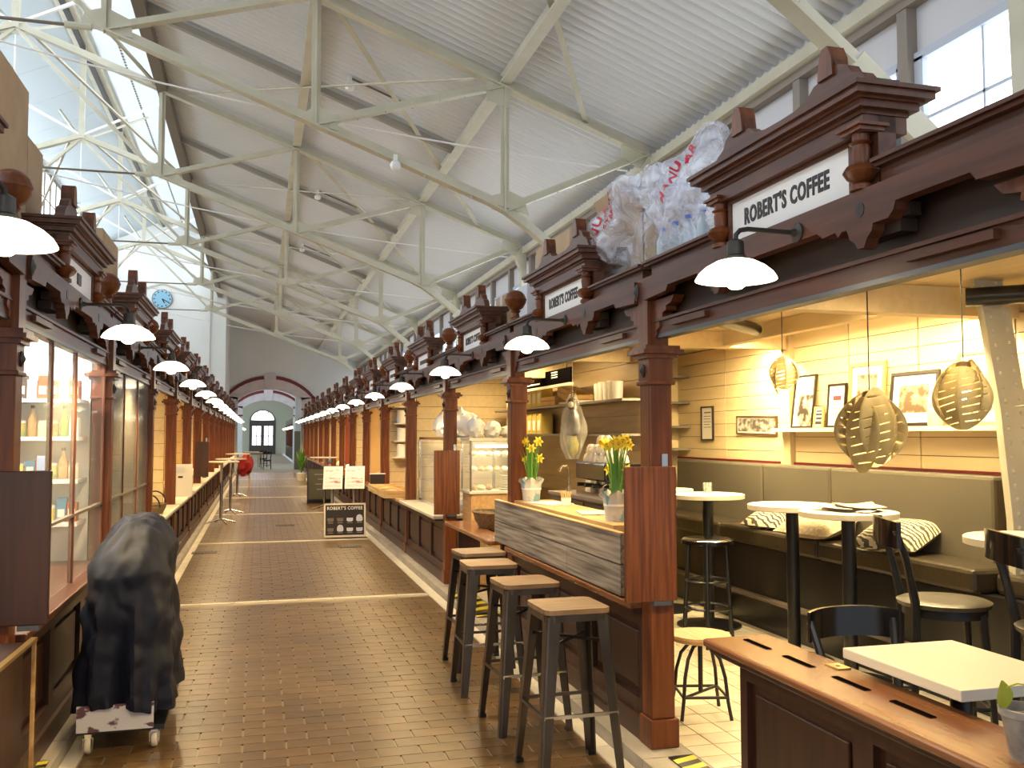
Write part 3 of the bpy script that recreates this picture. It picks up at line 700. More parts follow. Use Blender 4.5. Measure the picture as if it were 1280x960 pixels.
# lettering on the first right-hand signs
for k in range(3):
    p = peds['right', k]; y = YM[k]
    text_part("ROBERT'S COFFEE", .088, 'ink', p, frame_mat((XR+.007, y+.01, 2.402), (0, -1, 0), (0, 0, 1)), .002, .71, .0030)
for k, wd in ((3, .26), (4, .30), (5, .2), (6, .28), (7, .24)):
    p = peds['right', k]; y = YM[k]; m = MB()
    for q in range(7): m.box(XR+.004, XR+.008, y-wd+q*wd*2/7+.01, y-wd+(q+1)*wd*2/7-.01, 2.375, 2.42)
    m.build('lettering', 'ink', p)
for k, wd in ((0, .06), (1, .05), (2, .2), (3, .22)):
    p = peds['left', k]; y = YM[k]
    m = MB().box(-.006, .0, y-wd, y+wd, 2.37, 2.43); m.v = [(XL - .008 + (a[0]+.006)*1.0, a[1], a[2]) for a in m.v]
    o = bpy.data.objects.new('lettering', m.mesh('lettering', 'ink')); C.objects.link(o); o.parent = p; o.matrix_parent_inverse = Matrix.Identity(4)
    o.matrix_parent_inverse = (Matrix.Translation(p.location) @ Matrix.Rotation(PI, 4, 'Z')).inverted()
    o.location = (0, 0, 0)

# ---- stall shells: back walls, ceilings, partitions, counters
def planks(par, m, x, y0, y1, z0, z1, h, axis='x', th=.018, gap=.005):
    """horizontal boards, one object each, proud of a dark backing"""
    z = z0
    while z < z1 - .02:
        zt = min(z+h, z1)
        if axis == 'x': MB().box(min(x, x-th), max(x, x-th), y0, y1, z+gap/2, zt-gap/2).build('plank', m, par)
        else: MB().box(y0, y1, min(x, x-th), max(x, x-th), z+gap/2, zt-gap/2).build('plank', m, par)
        z = zt
RT = 2.37
struct(MB().box(XR+.09, XW+.1, 1.0, YEND, RT, RT+.03), 'ceiling_right_stalls', 'plank')
struct(MB().box(-5.85, XL-.09, 1.0, YEND, RT, RT+.03), 'ceiling_left_stalls', 'plank')
wb = struct(MB().box(XW, XW+.08, 1.0, YEND, -.02, RT), 'wall_right_lower', 'plank_gap')
# cafe wall boards in panels between battens
PH = .118
for (ya, yb) in ((3.0, 4.25), (4.25, 5.05), (5.05, 5.78), (5.78, 6.50), (6.64, 7.62), (7.62, 8.62)):
    planks(wb, 'plank', XW, ya+.006, yb-.006, 1.30, RT, PH)
MB().box(XW-.06, XW, 6.50, 6.64, 1.30, RT).build('pilaster', 'plank', wb)
MB().box(XW-.03, XW, 3.0, 8.62, 1.318, 1.335).build('red_rail', 'maroon', wb)
M['warm_panel'] = mat('warm_stall_panel', (0.62, 0.36, 0.12), 0.5, col2=(0.70, 0.46, 0.18), scale=(2, 2, 2))
M['red_panel'] = mat('red_stall_panel', (0.34, 0.07, 0.02), 0.45)
M['white_tile'] = island_tint(mat('white_wall_tile', (0.56, 0.53, 0.44), 0.3), .06)
def glow(name, loc, sx, sy, power, col=(1.0, .70, .34)):
    d = bpy.data.lights.new(name, 'AREA'); d.shape = 'RECTANGLE'; d.size = sx; d.size_y = sy; d.energy = power; d.color = col
    o = bpy.data.objects.new(name, d); C.objects.link(o); o.location = loc
def striplight(x, y0, y1, z, lab, power, col=(1.0, .70, .34), alongx=False, x1=None):
    t = thing('strip_light', lab, 'light', (x, y0, z), 'stall strip lights')
    if alongx:
        MB().box(x, x1, y0-.03, y0+.03, z, z+.03).build('housing', 'white', t); MB().tube([(x+.03, y0, z-.012), (x1-.03, y0, z-.012)], .012, 8).build('tube', 'tube', t)
        glow('strip_glow', ((x+x1)/2, y0, z-.03), x1-x, .05, power, col)
    else:
        MB().box(x-.03, x+.03, y0, y1, z, z+.03).build('housing', 'white', t); MB().tube([(x, y0+.03, z-.012), (x, y1-.03, z-.012)], .012, 8).build('tube', 'tube', t)
        glow('strip_glow', (x, (y0+y1)/2, z-.03), .05, y1-y0, power, col)
    return t
# partitions between stalls: boards facing the viewer
def partition(nm, side, y, m, x0, x1, z1=RT, boards=True):
    p = struct(MB().box(min(x0, x1), max(x0, x1), y, y+.06, .0, z1), nm, 'plank_gap')
    if boards: planks(p, m, y, min(x0, x1), max(x0, x1), .06, z1, .155, 'y')
    else: MB().box(min(x0, x1), max(x0, x1), y-.01, y, .06, z1).build('panel', m, p)
    return p
pm = {4: ('plank', True), 6: ('warm_panel', False), 7: ('plank', True), 8: ('red_panel', False), 9: ('warm_panel', True), 10: ('plank', False), 11: ('red_panel', True), 12: ('warm_panel', False), 13: ('plank', True), 14: ('warm_panel', False), 15: ('plank', True)}
for k in range(4, 16):
    mm, bd = pm.get(k, ('plank', True)); partition('wall_right_stall_%d' % k, 1, YC[k]+.02, mm, XR+.14, XW, boards=bd)
pl = {2: ('white', False), 3: ('tile_gap', False), 4: ('plank', True), 5: ('warm_panel', True), 6: ('plank', True), 7: ('red_panel', True), 8: ('warm_panel', False), 9: ('plank', True), 10: ('warm_panel', True), 11: ('red_panel', False), 12: ('plank', True), 13: ('warm_panel', True), 14: ('plank', True), 15: ('warm_panel', True)}
for k in range(2, 16):
    mm, bd = pl.get(k, ('plank', True)); partition('wall_left_stall_%d' % k, -1, YC[k]+.02, mm, XL-.14, -3.0, boards=bd)
struct(MB().box(-3.1, -3.0, 1.0, YEND, .0, RT), 'wall_left_stall_back', 'plank')
for k in range(4, 15):
    striplight(2.6, YM[k]-.7, YM[k]+.7, RT-.04, ORD[k] + ' warm strip light inside the right stalls from the near end', 34 if k < 9 else 26)
for k in range(3, 15):
    striplight(-1.7, YM[k]-.7, YM[k]+.7, RT-.04, ORD[k] + ' warm strip light inside the left stalls from the near end', 28)
# panelled counters with ledges
def make_counter(X, s, y0, y1, lab, top_m, h=.70, body='dark_panel', depth=.5, proj=.10, npan=3, group=None, back=None):
    """s = +1 right row (aisle at smaller x), -1 left row"""
    t = thing('stall_counter', lab, 'counter', (X, (y0+y1)/2, 0.06), group)
    def B(a, b, *r): return (min(X+s*a, X+s*b), max(X+s*a, X+s*b)) + r
    MB().box(*B(.05, depth, y0, y1, .065, h)).build('body', body, t)
    MB().box(*B(-.005, .05, y0, y1, .065, .17)).build('plinth', body, t)
    n = npan; w_ = (y1-y0)/n
    for i in range(n):
        a, b = y0+i*w_, y0+(i+1)*w_
        f = MB()
        f.box(*B(.015, .05, a, a+.06, .17, h)); f.box(*B(.015, .05, b-.06, b, .17, h)); f.box(*B(.015, .05, a+.06, b-.06, h-.09, h)); f.box(*B(.015, .05, a+.06, b-.06, .17, .25))
        f.build('panel_frame', body, t)
        MB().box(*B(.032, .05, a+.10, b-.10, .29, h-.13)).build('raised_panel', body, t, bevel=.008)
    MB().box(*B(-proj, depth+.02, y0, y1, h, h+.035)).build('ledge', top_m, t, bevel=.008)
    MB().box(*B(-proj+.02, .02, y0, y1, h-.02, h)).build('ledge_moulding', body, t)
    return t
# right row: bay 3 onwards as closed counters (near counter and bar come later)
for k in range(2, 15):
    if k == 2: continue
    make_counter(XR, 1, YC[k]+.07, YC[k+1]-.07, ORD[k] + ' panelled counter from the near end of the right stall row', 'ledge' if k > 4 else 'offwhite' if k == 3 else 'light_wood', group='right stall counters')
for k in range(1, 15):
    make_counter(XL, -1, YC[k]+.07, YC[k+1]-.07, ORD[k-1] + ' panelled counter below the bays of the left stall row from the near end', 'mahogany_y' if k in (1, 2) else 'offwhite', h=.70, group='left stall counters', proj=.06 if k > 2 else .04)
# ================================================================ CAFE: NEAR COUNTER
M['slot_black'] = mat('matte_black', (0.004, 0.003, 0.003), 1.0, spec=0.0)
M['brass'] = mat('brass', (0.55, 0.38, 0.14), 0.3, 0.9)
t = thing('near_counter', 'low mahogany counter with slotted top in the right foreground', 'counter', (1.9, 2.4, .06))
MB().box(1.86, 2.02, 1.0, 3.30, .065, .685).build('body', 'dark_panel', t)
for i in range(3):
    a, b = 3.30 - .76*(i+1), 3.30 - .76*i
    f = MB().box(1.835, 1.86, a, a+.05, .065, .685).box(1.835, 1.86, b-.05, b, .065, .685).box(1.835, 1.86, a+.05, b-.05, .60, .685).box(1.835, 1.86, a+.05, b-.05, .065, .2); f.build('panel_frame', 'dark_panel', t)
    MB().box(1.848, 1.862, a+.09, b-.09, .24, .56).build('raised_panel', 'dark_panel', t, bevel=.006)
MB().box(1.76, 2.06, 1.0, 3.47, .69, .722).build('counter_top', 'ledge', t, bevel=.01)
MB().box(1.78, 2.04, 1.0, 3.45, .665, .69).build('edge_moulding', 'dark_panel', t, bevel=.008)
for (a, b) in ((3.22, 3.40), (2.93, 3.11), (2.62, 2.80), (2.32, 2.50)):
    MB().box(1.905, 1.93, a, b, .7215, .7245).build('slot', 'slot_black', t)
pl_ = MB().box(1.98, 2.035, 2.87, 2.95, .722, .727).build('lock_plate', 'brass', t); MB().lathe([(.008,.727),(.008,.7285)], (2.008, 2.91, 0), 10).build('keyhole', 'black', pl_)
# square white table behind it
t = thing('square_table', 'square white table top overhanging the near counter on a black pedestal', 'table', (2.24, 2.6, .06))
MB().box(2.0, 2.46, 2.30, 2.87, .765, .80).build('table_top', 'offwhite', t, bevel=.003)
MB().box(2.07, 2.40, 2.38, 2.80, .752, .765).build('under_plate', 'black', t)
MB().tube([(2.26, 2.6, .08), (2.26, 2.6, .753)], .035, 12).build('column', 'black', t)
MB().lathe([(.2,.066),(.2,.076),(.05,.09),(.04,.1)], (2.26, 2.6, 0), 24).build('base', 'black', t)
# clay pot with a single leaf
M['clay'] = mat('weathered_clay', (0.20, 0.17, 0.14), 0.9, col2=(0.38, 0.34, 0.29), scale=(14, 14, 14), detail=6, bump=.25)
M['soil'] = mat('soil', (0.012, 0.009, 0.007), 0.9, bump=.4, scale=(60, 60, 60))
M['leaf_lime'] = mat('lime_leaf', (0.42, 0.46, 0.03), 0.4, col2=(0.55, 0.56, 0.06), scale=(10, 10, 10)); M['leaf_green'] = mat('daffodil_leaf', (0.07, 0.20, 0.02), 0.45, col2=(0.16, 0.34, 0.05), scale=(30, 30, 4))
px, py = 1.905, 1.965
t = thing('plant_pot', 'grey weathered clay pot with one lime leaf in the lower right corner', 'plant pot', (px, py, .722))
MB().lathe([(.040,.722),(.046,.76),(.056,.82),(.060,.832),(.064,.834),(.065,.852),(.058,.853),(.055,.835),(.05,.83)], (px, py, 0), 28).build('pot', 'clay', t)
MB().lathe([(.0551,.826),(.03,.832),(.001,.834)], (px, py, 0), 20).build('soil', 'soil', t)
st = MB().tube([(px+.02, py, .83), (px+.03, py+.005, .87), (px+.02, py+.01, .905), (px-.005, py+.02, .908), (px-.03, py+.03, .898)], .0025, 6).build('stem', 'leaf_lime', t)
def lf(u, v):
    a = v*PI; wd = .036*math.sin(min(PI, a*.92+.12))*(1 if v < .96 else .6); x = (u-.5)*2*wd
    return (px-.04 + x*.95, py+.035 + x*.25 - abs(x)*.3, .915 - .078*v + .0)
MB().grid(lf, 6, 10).build('leaf', 'leaf_lime', t)

# ================================================================ BANQUETTE
M['leather'] = mat('dark_leather', (0.030, 0.022, 0.013), 0.34, col2=(0.045, 0.034, 0.020), scale=(40, 40, 40), bump=.06)
M['taupe'] = mat('taupe_fabric', (0.082, 0.068, 0.044), 0.9, col2=(0.105, 0.088, 0.058), scale=(200, 200, 200), bump=.1)
t = thing('banquette', 'long upholstered banquette with taupe back and dark leather seat along the wall', 'banquette', (3.9, 6.2, .06))
MB().box(3.74, 4.12, 3.0, 8.4, .066, .70).build('base', 'black', t)
MB().box(3.68, 3.75, 3.0, 8.4, .30, .325).build('foot_rail', 'dark_steel', t)
for (a, b) in ((4.12, 5.55), (5.55, 6.95), (6.95, 8.4)): MB().box(3.68, 4.03, a+.004, b-.004, .70, .83).build('seat_cushion', 'leather', t, bevel=.025)
MB().box(3.80, 4.03, 3.0, 4.10, .70, .815).build('seat_cushion', 'leather', t, bevel=.025)
for (a, b) in ((3.0, 4.29), (4.30, 5.85), (5.85, 6.78), (6.78, 8.4)):
    if b < 4.3: continue
    MB().box(4.0, 4.12, a+.004, b-.004, .80, 1.315).build('back_cushion', 'taupe', t, bevel=.022)
# cushions on the seat
def wavy(name, colA, colB, sc): return mat(name, colA, .85, col2=colB, scale=sc, kind='wave', lo=.42, hi=.55)
M['zebra'] = wavy('zebra_cotton', (0.045, 0.035, 0.022), (0.50, 0.42, 0.29), (11, 11, 11)); M['knit'] = mat('cream_knit', (0.34, 0.27, 0.17), .95, col2=(0.50, 0.41, 0.28), scale=(45, 45, 45), bump=.6)
M['knit_rib'] = mat('knit_braid', (0.55, 0.45, 0.29), .95)
def cushion(lab, c, w_, h_, th, tilt, yaw, m):
    def fn(sgn):
        def f(u, v):
            a, b = 2*u-1, 2*v-1; k = max(0, (1-abs(a)**2.6)*(1-abs(b)**2.6))**.5; pin = 1 - .10*(1-a*a) if False else 1
            x = a*w_/2*(1-.07*(1-b*b)*0 - .06*(1-abs(b))*0); y = b*h_/2
            q = Vector((x*(1-.08*(1-abs(a))*0), y, sgn*th/2*k))
            return q
        return f
    mb = MB(); mb.grid(fn(1), 14, 14); mb.grid(fn(-1), 14, 14)
    X = Matrix.Translation(c) @ Matrix.Rotation(yaw, 4, 'Z') @ Matrix.Rotation(tilt, 4, 'X')
    mb.v = [tuple(X @ Vector(p)) for p in mb.v]
    zm = min(p[2] for p in mb.v); mb.v = [(p[0], p[1], p[2] - zm + .832) for p in mb.v]
    o = mb.build('cushion', m, None); tag(o, lab, 'cushion', 'banquette cushions'); return o
cushion('zebra-print cushion at the far end, half behind the cream cushion', (3.86, 6.38, .9), .38, .38, .12, .35, -1.3, 'zebra')
ck_ = cushion('cream cable-knit cushion lying between the two zebra cushions', (3.82, 5.72, .9), .50, .42, .14, .30, -1.35, 'knit')
cushion('zebra-print cushion nearest the camera behind the black chair', (3.84, 4.92, .9), .46, .40, .13, .35, -1.25, 'zebra')
# ================================================================ ROUND TABLES
def round_table(c, r, lab):
    t = thing('round_table', lab, 'table', (c[0], c[1], .06), 'round cafe tables')
    MB().lathe([(r-.01,1.052),(r,1.056),(r,1.086),(r-.006,1.09),(.001,1.09)], (c[0], c[1], 0), 40).build('table_top', 'offwhite', t)
    MB().lathe([(.15,1.04),(.15,1.052)], (c[0], c[1], 0), 16).build('mount_plate', 'black', t)
    MB().tube([(c[0], c[1], .08), (c[0], c[1], 1.045)], .042, 14).build('column', 'black', t)
    MB().lathe([(.25,.066),(.25,.078),(.08,.092),(.045,.1)], (c[0], c[1], 0), 28).build('base', 'black', t)
    return t
round_table((3.42, 6.62), .285, 'round white table nearest the framed notice, carrying a small glass')
round_table((3.44, 5.46), .29, 'round white table before the cream knitted cushion')
round_table((3.46, 4.88), .29, 'round white table with newspapers on it')
round_table((3.37, 3.40), .29, 'round white table cut off by the right picture edge')
round_table((3.36, 7.35), .27, 'round white table mostly hidden behind the one with the small glass')
# glass jar with teaspoons
t = thing('glass_jar', 'small glass of blue-white packets on the round table', 'jar', (3.44, 6.66, 1.09))
MB().lathe([(.036,1.0905),(.038,1.095),(.038,1.17),(.036,1.17),(.035,1.096),(.001,1.094)], (3.44, 6.66, 0), 18).build('glass', 'glass', t)
M['packet'] = mat('paper_packet', (0.55, 0.62, 0.55), .7, col2=(0.10, 0.22, 0.22), scale=(40, 40, 60))
for k in range(6): MB().bar((3.44+.02*math.cos(k), 6.66+.02*math.sin(k), 1.097), (3.44+.027*math.cos(k+.2), 6.66+.027*math.sin(k+.2), 1.175), .018, .004).build('packet', 'packet', t)
# newspapers
M['newsprint'] = mat('newsprint', (0.62, 0.56, 0.45), .8, col2=(0.35, 0.30, 0.24), scale=(18, 60, 5), lo=.52, hi=.62); M['newspink'] = mat('newsprint_pink', (0.60, 0.30, 0.20), .8, col2=(0.65, 0.5, 0.38), scale=(9, 9, 5))
for k, (dx, dy, rz, m, lab) in enumerate(((0.02, -.02, .5, 'newsprint', 'lowest newspaper on the round table'), (-.02, .03, .15, 'newsprint', 'middle newspaper on the round table'), (.09, .02, -.35, 'newspink', 'reddish newspaper topmost on the round table'))):
    def f(u, v): return ((u-.5)*.24, (v-.5)*.32, .004 + .006*math.sin(u*5+k) + (.01 if v > .8 else 0)*(u))
    mb = MB(); mb.grid(f, 8, 8); mb.grid(lambda u, v: (f(u, v)[0], f(u, v)[1], f(u, v)[2]-.004), 8, 8)
    X = Matrix.Translation((3.46+dx, 4.88+dy, 1.093 + k*.011)) @ Matrix.Rotation(rz, 4, 'Z'); mb.v = [tuple(X @ Vector(p)) for p in mb.v]
    tag(mb.build('newspaper', m, None), lab, 'newspaper', 'newspapers on the round table')

# ================================================================ CHAIRS
def cafe_chair(name, lab, loc, rz, sh, group, cat='chair'):
    """faces +x locally; sh = seat height above the cafe floor"""
    t = thing(name, lab, cat, (0, 0, 0), group); b = sh + .36
    seat = MB().lathe([(.001, sh-.006), (.10, sh-.004), (.19, sh), (.208, sh-.008), (.20, sh-.028), (.001, sh-.028)], (0, 0, 0), 28, 1.0, 1.0); seat.build('seat', 'stool_seat', t)
    MB().lathe([(.185, sh-.028), (.185, sh-.07), (.165, sh-.07), (.165, sh-.028)], (0, 0, 0), 24).build('apron', 'black', t)
    for s in (-1, 1):
        MB().tube([(.13, s*.13, sh-.05), (.17, s*.17, 0)], [.019, .015], 8).build('leg', 'black', t)
        MB().tube([(-.20, s*.175, 0), (-.165, s*.155, sh*.6), (-.16, s*.15, sh), (-.20, s*.165, sh+.2), (-.245, s*.185, b-.03)], [.016, .019, .021, .018, .015], 8).build('leg', 'black', t)
    def br(u, v):
        a = (u-.5)*2; th = a*1.05; return Vector((-.30 + .085*(1-math.cos(th))*1.3, .215*math.sin(th)*1.06, b - .10 + .12*v - .012*a*a))
    mb = MB(); mb.grid(lambda u, v: br(u, v), 16, 4); mb.grid(lambda u, v: br(u, v) + Vector((.02, 0, 0)), 16, 4)
    mb.grid(lambda u, v: br(u, 1) + Vector((.02*v, 0, 0)), 16, 1); mb.grid(lambda u, v: br(u, 0) + Vector((.02*v, 0, 0)), 16, 1)
    mb.grid(lambda u, v: br(0, u) + Vector((.02*v, 0, 0)), 4, 1); mb.grid(lambda u, v: br(1, u) + Vector((.02*v, 0, 0)), 4, 1)
    mb.build('backrest', 'black_gloss', t)
    fr_ = .26 if sh > .6 else .18
    rg = MB()
    for (p, q) in (((.155, .155), (.155, -.155)), ((.155, .155), (-.18, .165)), ((.155, -.155), (-.18, -.165)), ((-.18, .165), (-.18, -.165))): rg.tube([(p[0], p[1], fr_), (q[0], q[1], fr_)], .009, 6)
    rg.build('stretchers', 'black', t)
    t.location = loc; t.rotation_euler = (0, 0, rz); return t
M['stool_seat'] = mat('dark_seat', (0.032, 0.025, 0.015), .45, col2=(0.048, 0.037, 0.022), scale=(12, 12, 12))
cafe_chair('bar_chair', 'black high chair with curved back facing the table with newspapers', (3.10, 3.66, .066), -.45, .72, 'black cafe chairs')
cafe_chair('bar_chair', 'black high chair cut off by the right picture edge', (3.14, 2.99, .066), -.45, .72, 'black cafe chairs')
cafe_chair('low_chair', 'low black chair whose glossy backrest shows behind the slotted counter', (2.33, 3.06, .066), -PI/2-.08, .40, 'black cafe chairs')
# round black bar stools without back
def round_stool(lab, x, y):
    t = thing('round_bar_stool', lab, 'stool', (x, y, .066), 'round black bar stools'); z0 = .066
    MB().lathe([(.17,.775),(.185,.78),(.185,.805),(.17,.815),(.001,.812)], (x, y, 0), 26).build('seat', 'black_gloss', t)
    for k in range(4):
        a = PI/4 + k*PI/2 + .3; MB().tube([(x+.13*math.cos(a), y+.13*math.sin(a), .78), (x+.17*math.cos(a), y+.17*math.sin(a), z0)], .016, 8).build('leg', 'black', t)
    for z, rr in ((.33, .158), (.52, .15)): MB().tube([(x+rr*math.cos(2*PI*q/20), y+rr*math.sin(2*PI*q/20), z) for q in range(21)], .008, 6).build('foot_ring', 'black', t)
round_stool('backless black stool beside the round table with the small glass', 3.10, 6.02)
# wooden swivel stool with bowed legs
x, y = 2.30, 4.56
t = thing('swivel_stool', 'round pale wood swivel stool with bowed iron legs on the cream tiles', 'stool', (x, y, .066))
MB().lathe([(.155,.455),(.165,.46),(.168,.475),(.16,.487),(.001,.485)], (x, y, 0), 30).build('seat', 'light_wood', t)
MB().tube([(x, y, .18), (x, y, .455)], .013, 8).build('screw_post', 'iron', t)
for k in range(4):
    a = .55 + k*PI/2; c_, s_ = math.cos(a), math.sin(a)
    MB().tube([(x+.02*c_, y+.02*s_, .44), (x+.07*c_, y+.07*s_, .425), (x+.12*c_, y+.12*s_, .37), (x+.15*c_, y+.15*s_, .28), (x+.165*c_, y+.165*s_, .16), (x+.185*c_, y+.185*s_, .066)], .0095, 8).build('leg', 'iron', t)
for k in range(4):
    a, b = .55 + k*PI/2, .55 + (k+1)*PI/2; MB().tube([(x+.165*math.cos(a), y+.165*math.sin(a), .18), (x+.165*math.cos(b), y+.165*math.sin(b), .18)], .008, 6).build('stretcher', 'iron', t)
MB().tube([(x+.165*math.cos(.55), y+.165*math.sin(.55), .18), (x-.165*math.cos(.55), y-.165*math.sin(.55), .18)], .008, 6).build('stretcher', 'iron', t)

# ================================================================ METAL BAR STOOLS IN THE AISLE
def metal_stool():
    t = thing('metal_bar_stool', 'x', 'stool', (0, 0, 0), 'metal bar stools'); H_, sw, fw = .765, .15, .205
    def rr(s, z): # rounded square
        pts = []
        for cx, cy, a0 in ((1,1,0), (-1,1,PI/2), (-1,-1,PI), (1,-1,3*PI/2)):
            for q in range(4): a = a0 + q*PI/6; pts.append((cx*(s-.04) + .04*math.cos(a), cy*(s-.04) + .04*math.sin(a)))
        return pts
    MB().prism(rr(sw+.008, 0), 'z', H_-.022, H_).build('seat_board', 'stool_wood', t)
    MB().prism(rr(sw+.004, 0), 'z', H_-.055, H_-.022).build('seat_rim', 'gunmetal', t)
    for sx in (-1, 1):
        for sy in (-1, 1):
            def c(z):
                k = 1 - z/(H_-.03); return (sw-.012 + (fw-sw)*k, .032 - .012*k, k)
            mb = MB(); prev = None; vs = []; fs = []
            for i, z in enumerate((H_-.03, .5, .25, .06, 0.0)):
                o_, w_, k = c(z); X, Y = sx*(o_ + .012), sy*(o_ + .012)
                ring = [(X, Y - sy*w_*2), (X, Y - sy*.012), (X - sx*.004, Y - sy*.004), (X - sx*.012, Y), (X - sx*w_*2, Y), (X - sx*w_*2, Y - sy*.006), (X - sx*.012, Y - sy*.008), (X - sx*.006, Y - sy*w_*2)]
                vs += [(p[0], p[1], z) for p in ring]
                if i:
                    for q in range(8): fs.append(((i-1)*8+q, (i-1)*8+(q+1) % 8, i*8+(q+1) % 8, i*8+q))
            mb.add(vs, fs, False); lg = mb.build('leg', 'gunmetal', t)
            o_, w_, k = c(0); MB().box(sx*(o_-.012)-.016, sx*(o_-.012)+.016, sy*(o_-.012)-.016, sy*(o_-.012)+.016, 0.0, .018).build('rubber_foot', 'black', lg)
    for z in (.30,):
        k = 1 - z/(H_-.03); o_ = sw + (fw-sw)*k - .005
        for a, b in (((-o_,-o_),(o_,-o_)), ((o_,-o_),(o_,o_)), ((o_,o_),(-o_,o_)), ((-o_,o_),(-o_,-o_))):
            MB().bar((a[0], a[1], z), (b[0], b[1], z), .010, .016).build('foot_rest', 'chrome' if a[1] < 0 and b[1] < 0 else 'gunmetal', t)
    MB().bar((-.13, -.13, .60), (.13, .13, .60), .008, .014).bar((-.13, .13, .615), (.13, -.13, .615), .008, .014).build('cross_brace', 'black', t)
    return t
ms = metal_stool()
for k, (x, y, rz, lab) in enumerate(((1.405, 4.13, .02, 'nearest metal bar stool with a wooden seat, its feet at the picture bottom'), (1.405, 4.86, .05, 'second metal bar stool from the camera'), (1.385, 5.60, -.03, 'third metal bar stool from the camera'), (1.46, 6.18, .06, 'farthest metal bar stool, mostly hidden behind the third'))):
    if k == 0: ms.location = (x, y, .0); ms.rotation_euler = (0, 0, rz); ms['label'] = lab
    else: copy_tree(ms, (x, y, 0), rz, lab)
# ================================================================ CAFE WALL: SHELF, PICTURES
t = tag(MB().box(3.99, XW-.018, 4.26, 6.62, 1.575, 1.605).build('picture_shelf', 'offwhite', None), 'long white picture shelf on the planked cafe wall', 'shelf')
M['frame_black'] = mat('black_frame', (0.02, 0.012, 0.010), .35); M['frame_gold'] = mat('pale_wood_frame', (0.55, 0.36, 0.12), .4); M['frame_brown'] = mat('brown_frame', (0.10, 0.05, 0.025), .4)
M['matboard'] = mat('picture_mat', (0.70, 0.66, 0.58), .7)
def photo(name, dark, light, sc, lo=.42, hi=.6): return mat(name, dark, .5, col2=light, scale=sc, detail=7, lo=lo, hi=hi)
M['photo_a'] = photo('photo_dark', (0.025, 0.012, 0.006), (0.60, 0.50, 0.36), (5, 14, 11)); M['photo_b'] = photo('photo_sepia', (0.10, 0.06, 0.03), (0.50, 0.40, 0.26), (5, 9, 12)); M['photo_c'] = photo('photo_street', (0.06, 0.05, 0.04), (0.42, 0.38, 0.33), (5, 14, 22))
def picture(lab, y0, y1, z0, z1, fm, art, fw=.02, matw=.05, lean=.10, xb=None, tilt=0, text=None):
    """hangs or leans against the wall plane, looking along -x"""
    xb = XW - .022 if xb is None else xb
    t = thing('framed_picture', lab, 'picture', (0, 0, 0), 'cafe pictures'); h = z1-z0; w_ = y1-y0; d = .018
    f = MB().box(-d, 0, -w_/2, w_/2, 0, fw).box(-d, 0, -w_/2, w_/2, h-fw, h).box(-d, 0, -w_/2, -w_/2+fw, fw, h-fw).box(-d, 0, w_/2-fw, w_/2, fw, h-fw); f.build('frame', fm, t)
    MB().box(-.008, 0, -w_/2+fw, w_/2-fw, fw, h-fw).build('mat_board', 'matboard', t)
    if art:
        a = fw + matw
        if isinstance(art, tuple):
            for (u0, u1, v0, v1, m_) in art: MB().box(-.0095, -.008, w_/2-u1*w_, w_/2-u0*w_, v0*h, v1*h).build('print', m_, t)
        else: MB().box(-.0095, -.008, -w_/2+a, w_/2-a, a, h-a).build('print', art, t)
    t.rotation_euler = (tilt, lean, 0); t.location = (xb - math.sin(lean)*h - .001, (y0+y1)/2, z0); return t
ZS = 1.606
picture('dark framed newspaper-style photo at the left end of the shelf', 6.16, 6.44, ZS, 2.02, 'frame_black', ((.02, .22, .03, .97, 'newsprint'), (.24, .96, .03, .62, 'photo_a'), (.24, .96, .64, .97, 'newsprint')), .012, 0, .13)
picture('tiny framed lettering card leaning on the shelf', 6.03, 6.15, ZS, 1.765, 'frame_gold', ((.15, .85, .15, .3, 'ink'), (.2, .8, .38, .5, 'ink'), (.15, .85, .58, .68, 'ink'), (.2, .8, .74, .82, 'ink')), .01, 0, .12, xb=4.10)
picture('slim black framed print with red marks on cream paper', 5.79, 6.01, ZS, 1.93, 'frame_black', ((.3, .72, .62, .72, 'maroon'), (.28, .74, .52, .535, 'photo_a'), (.28, .74, .42, .435, 'photo_a'), (.28, .74, .3, .315, 'photo_a')), .014, .04, .09)
picture('tall pale wood framed photo behind the large pendant', 5.35, 5.74, ZS, 2.06, 'frame_gold', 'photo_b', .025, .06, .08)
picture('wide black framed photo of a street with cream mat', 4.84, 5.29, ZS, 1.965, 'frame_black', 'photo_b', .022, .065, .12)
picture('large framed photo at the right end of the shelf beside the steel column', 4.32, 4.68, ZS, 2.05, 'frame_gold', 'photo_a', .02, .06, .06)
picture('small black framed notice on the wall near the shelves', 7.84, 8.08, 1.50, 1.825, 'frame_black', ((.25, .8, .8, .83, 'ink'), (.2, .8, .7, .715, 'ink'), (.2, .75, .62, .635, 'ink'), (.2, .8, .54, .555, 'ink'), (.2, .7, .46, .475, 'ink'), (.2, .8, .38, .395, 'ink')), .014, .04, .0)
picture('wide grey landscape photo hung slightly crooked above the banquette', 6.74, 7.40, 1.555, 1.715, 'frame_brown', 'photo_c', .012, .012, .0, tilt=.02)
M['teal'] = mat('pale_teal', (0.24, 0.36, 0.32), .4)
t = thing('teal_canister', 'pale teal canister standing on the picture shelf', 'canister', (4.04, 4.80, ZS)); MB().lathe([(.045,ZS),(.047,ZS+.01),(.047,ZS+.10),(.04,ZS+.108)], (4.04, 4.80, 0), 18).build('body', 'teal', t); MB().lathe([(.042,ZS+.108),(.042,ZS+.128),(.038,ZS+.132)], (4.04, 4.80, 0), 18).build('lid', 'teal', t)

